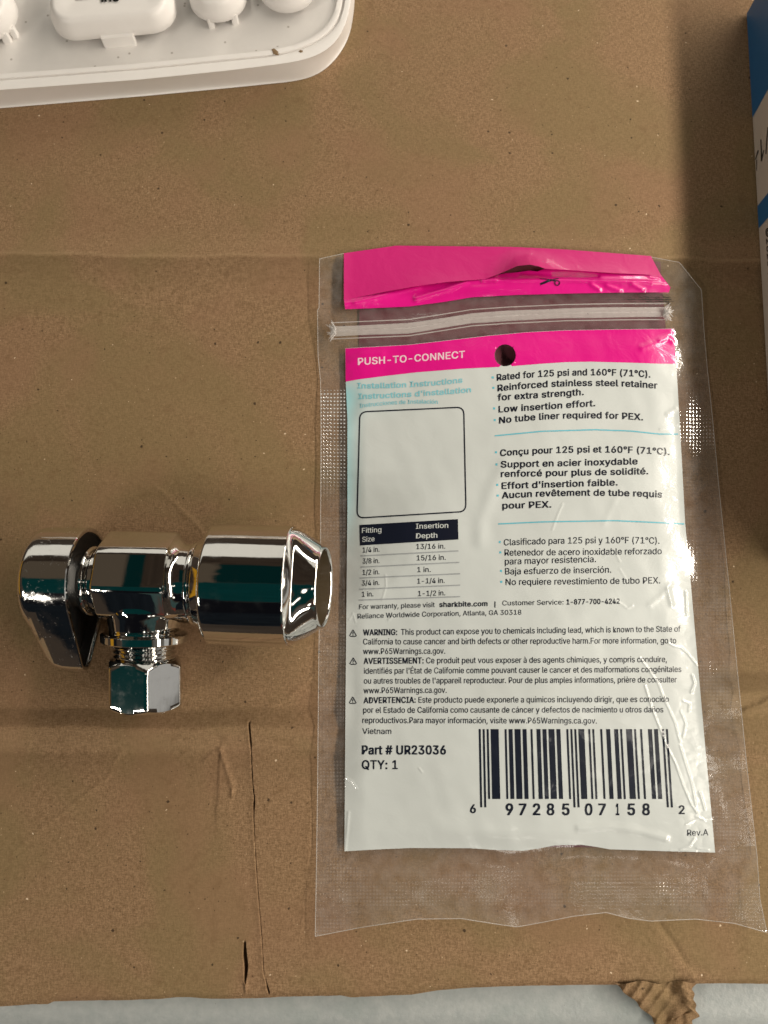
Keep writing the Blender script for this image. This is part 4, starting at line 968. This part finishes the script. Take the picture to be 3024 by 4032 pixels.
# brown stains on the rim
Dm = MB()
for (sx0, sy0, w0, h0) in ((1083, 207, 11, 9), (1076, 196, 8, 5), (1090, 214, 9, 4), (1186, 202, 8, 5)):
    a = np.linspace(0, 2 * math.pi, 18, endpoint=False); rj = 1 + 0.35 * np.sin(a * 3 + sx0) * np.cos(a * 2)
    ring = P(sx0 + w0 * rj * np.cos(a), sy0 + h0 * rj * np.sin(a), ZT + 0.00005); c0 = P(sx0, sy0, ZT + 0.0002)
    Dm.grid(np.array([ring, np.repeat(c0[None], 18, 0)]), closeu=True)
d_ = Dm.build('rim_dirt', simple('brown_dirt', (0.22, 0.14, 0.07), 0.8, var=0.3, scale=2500), None); adopt(d_, kb)

# ------------------------------------------------------------------ CARTON at the right edge
ca, cb = P(2941, 52, 0.0006), P(3062, 2220, 0.0006)
ev = (cb - ca); LEN = np.linalg.norm(ev); ev /= LEN; nv = np.array([ev[1], -ev[0], 0]);  nv = -nv if nv[0] > 0 else nv   # nv points left, out of the face
HB_ = 0.0215; DP = 0.075
box = empty('carton', tuple(ca), 'blue and white printed carton with black handwriting standing beyond the bag at the frame edge', 'box')
mcw = simple('white_carton', (0.50, 0.45, 0.40), 0.45, var=0.04)
mcb = simple('blue_carton', (0.010, 0.115, 0.30), 0.35, var=0.06)
mck = simple('carton_ink', (0.015, 0.013, 0.013), 0.5)
Bx = MB(); nl, nh = 60, 30
def bp_(s, h, d=0.0): return ca + ev * s - nv * d + np.array([0, 0, 1]) * h + nv * 0.0
rad = 0.0009
prof = [(0.0, 0.0), (0.0, HB_ - rad)] + [(rad * (1 - math.cos(a)), HB_ - rad + rad * math.sin(a)) for a in np.linspace(0.2, math.pi / 2, 5)] + [(DP, HB_), (DP, 0.0)]
Bx.grid(np.array([[bp_(s, h, d) for (d, h) in prof] for s in np.linspace(0, LEN, nl)]))
n_ = len(prof); Bx.add([bp_(0, h, d) for (d, h) in prof], [tuple(range(n_))]); Bx.add([bp_(LEN, h, d) for (d, h) in prof], [tuple(reversed(range(n_)))])
bd = Bx.build('carton_body', mcw, None, angle=30); adopt(bd, box)
def onface(px, py, lift=0.00008):
    """photo pixel -> point of the carton's side"""
    px = np.asarray(px, float); py = np.asarray(py, float)
    a = (px - CX) / FPX; b = (CY - py) / FPX
    d = np.stack(np.broadcast_arrays(a, sth + b * cth, -cth + b * sth), -1)
    o = ca + nv * lift; t = ((o - CAM) @ nv) / (d @ nv); return CAM + t[..., None] * d
def sh(p_):   # (s, h) on the face
    q = p_ - ca; return q @ ev, q[..., 2]
def facepoly(mb, sh_pts, lift=0.00008):
    mb.add([ca + ev * s + nv * lift + np.array([0, 0, 1]) * h for s, h in sh_pts], [tuple(range(len(sh_pts)))])
def fs(px, py): s, h = sh(onface(px, py)); return float(s), float(max(h, 0.0))
q1, q2 = fs(2963, 463), fs(3024, 351); sl1 = (q2[0] - q1[0]) / (q2[1] - q1[1])
Bl = MB(); hh = HB_ - 0.001
facepoly(Bl, [(0.0002, 0.0), (q1[0] - q1[1] * sl1, 0.0), (q1[0] + (hh - q1[1]) * sl1 if q1[0] + (hh - q1[1]) * sl1 > 0.0002 else 0.0002, hh), (0.0002, hh)])
q3, q4 = fs(2989, 803), fs(3024, 759); q5, q6 = fs(2999, 886), fs(3024, 857)
s34 = (q4[0] - q3[0]) / (q4[1] - q3[1]); s56 = (q6[0] - q5[0]) / (q6[1] - q5[1])
o_ = Bl.build('blue_print', mcb, None, smooth=False); o_.parent = bd; Bl = MB()
facepoly(Bl, [(q3[0] - q3[1] * s34, 0), (q5[0] - q5[1] * s56, 0), (q5[0] + (hh - q5[1]) * s56, hh), (q3[0] + (hh - q3[1]) * s34, hh)])
o_ = Bl.build('blue_stripe', mcb, None, smooth=False); o_.parent = bd
Hw = MB()
def stroke(pts, w0, w1):
    x, y = resample(pts, 5); n = len(x); tx, ty = np.gradient(x), np.gradient(y); L = np.hypot(tx, ty) + 1e-9; w = np.linspace(w0, w1, n) / 2
    Hw.grid(np.stack([onface(x - ty / L * w, y + tx / L * w, 0.00015), onface(x + ty / L * w, y - tx / L * w, 0.00015)]))
stroke([(2995, 549), (2997, 590), (2998, 635)], 3.5, 4.5); stroke([(2997, 634), (3002, 612), (3007, 591)], 4, 2.5)
stroke([(3024, 500), (3019, 545), (3015, 606)], 4, 3); stroke([(2985, 592), (2979, 612), (2974, 628)], 5, 3); stroke([(2979, 630), (2979, 650), (2978, 672)], 3, 1.5)
o_ = Hw.build('handwriting', mck, None, smooth=False); o_.parent = bd
Tx = MB()
v, f = glyphs('©2020 W', 0.01)
u = v[:, 0] / v[:, 0].max(); y_ = 895 + u * 215
Tx.add(onface(3014 + 0.058 * (y_ - 895) + (v[:, 1] / CAPH) * 18 - 1, y_, 0.00015), f)
o_ = Tx.build('carton_text', mck, None, smooth=False); o_.parent = bd
# sub-parts whose geometry was written in bench coordinates keep it under their moved parents
bpy.context.view_layer.update()
for o in list(bpy.data.objects):
    if o.type == 'MESH' and o.parent is not None and o.parent.type == 'MESH' and o.parent.parent is not None:
        o.location = Vector(o.location) - Vector(o.parent.parent.location) - Vector(o.parent.location)
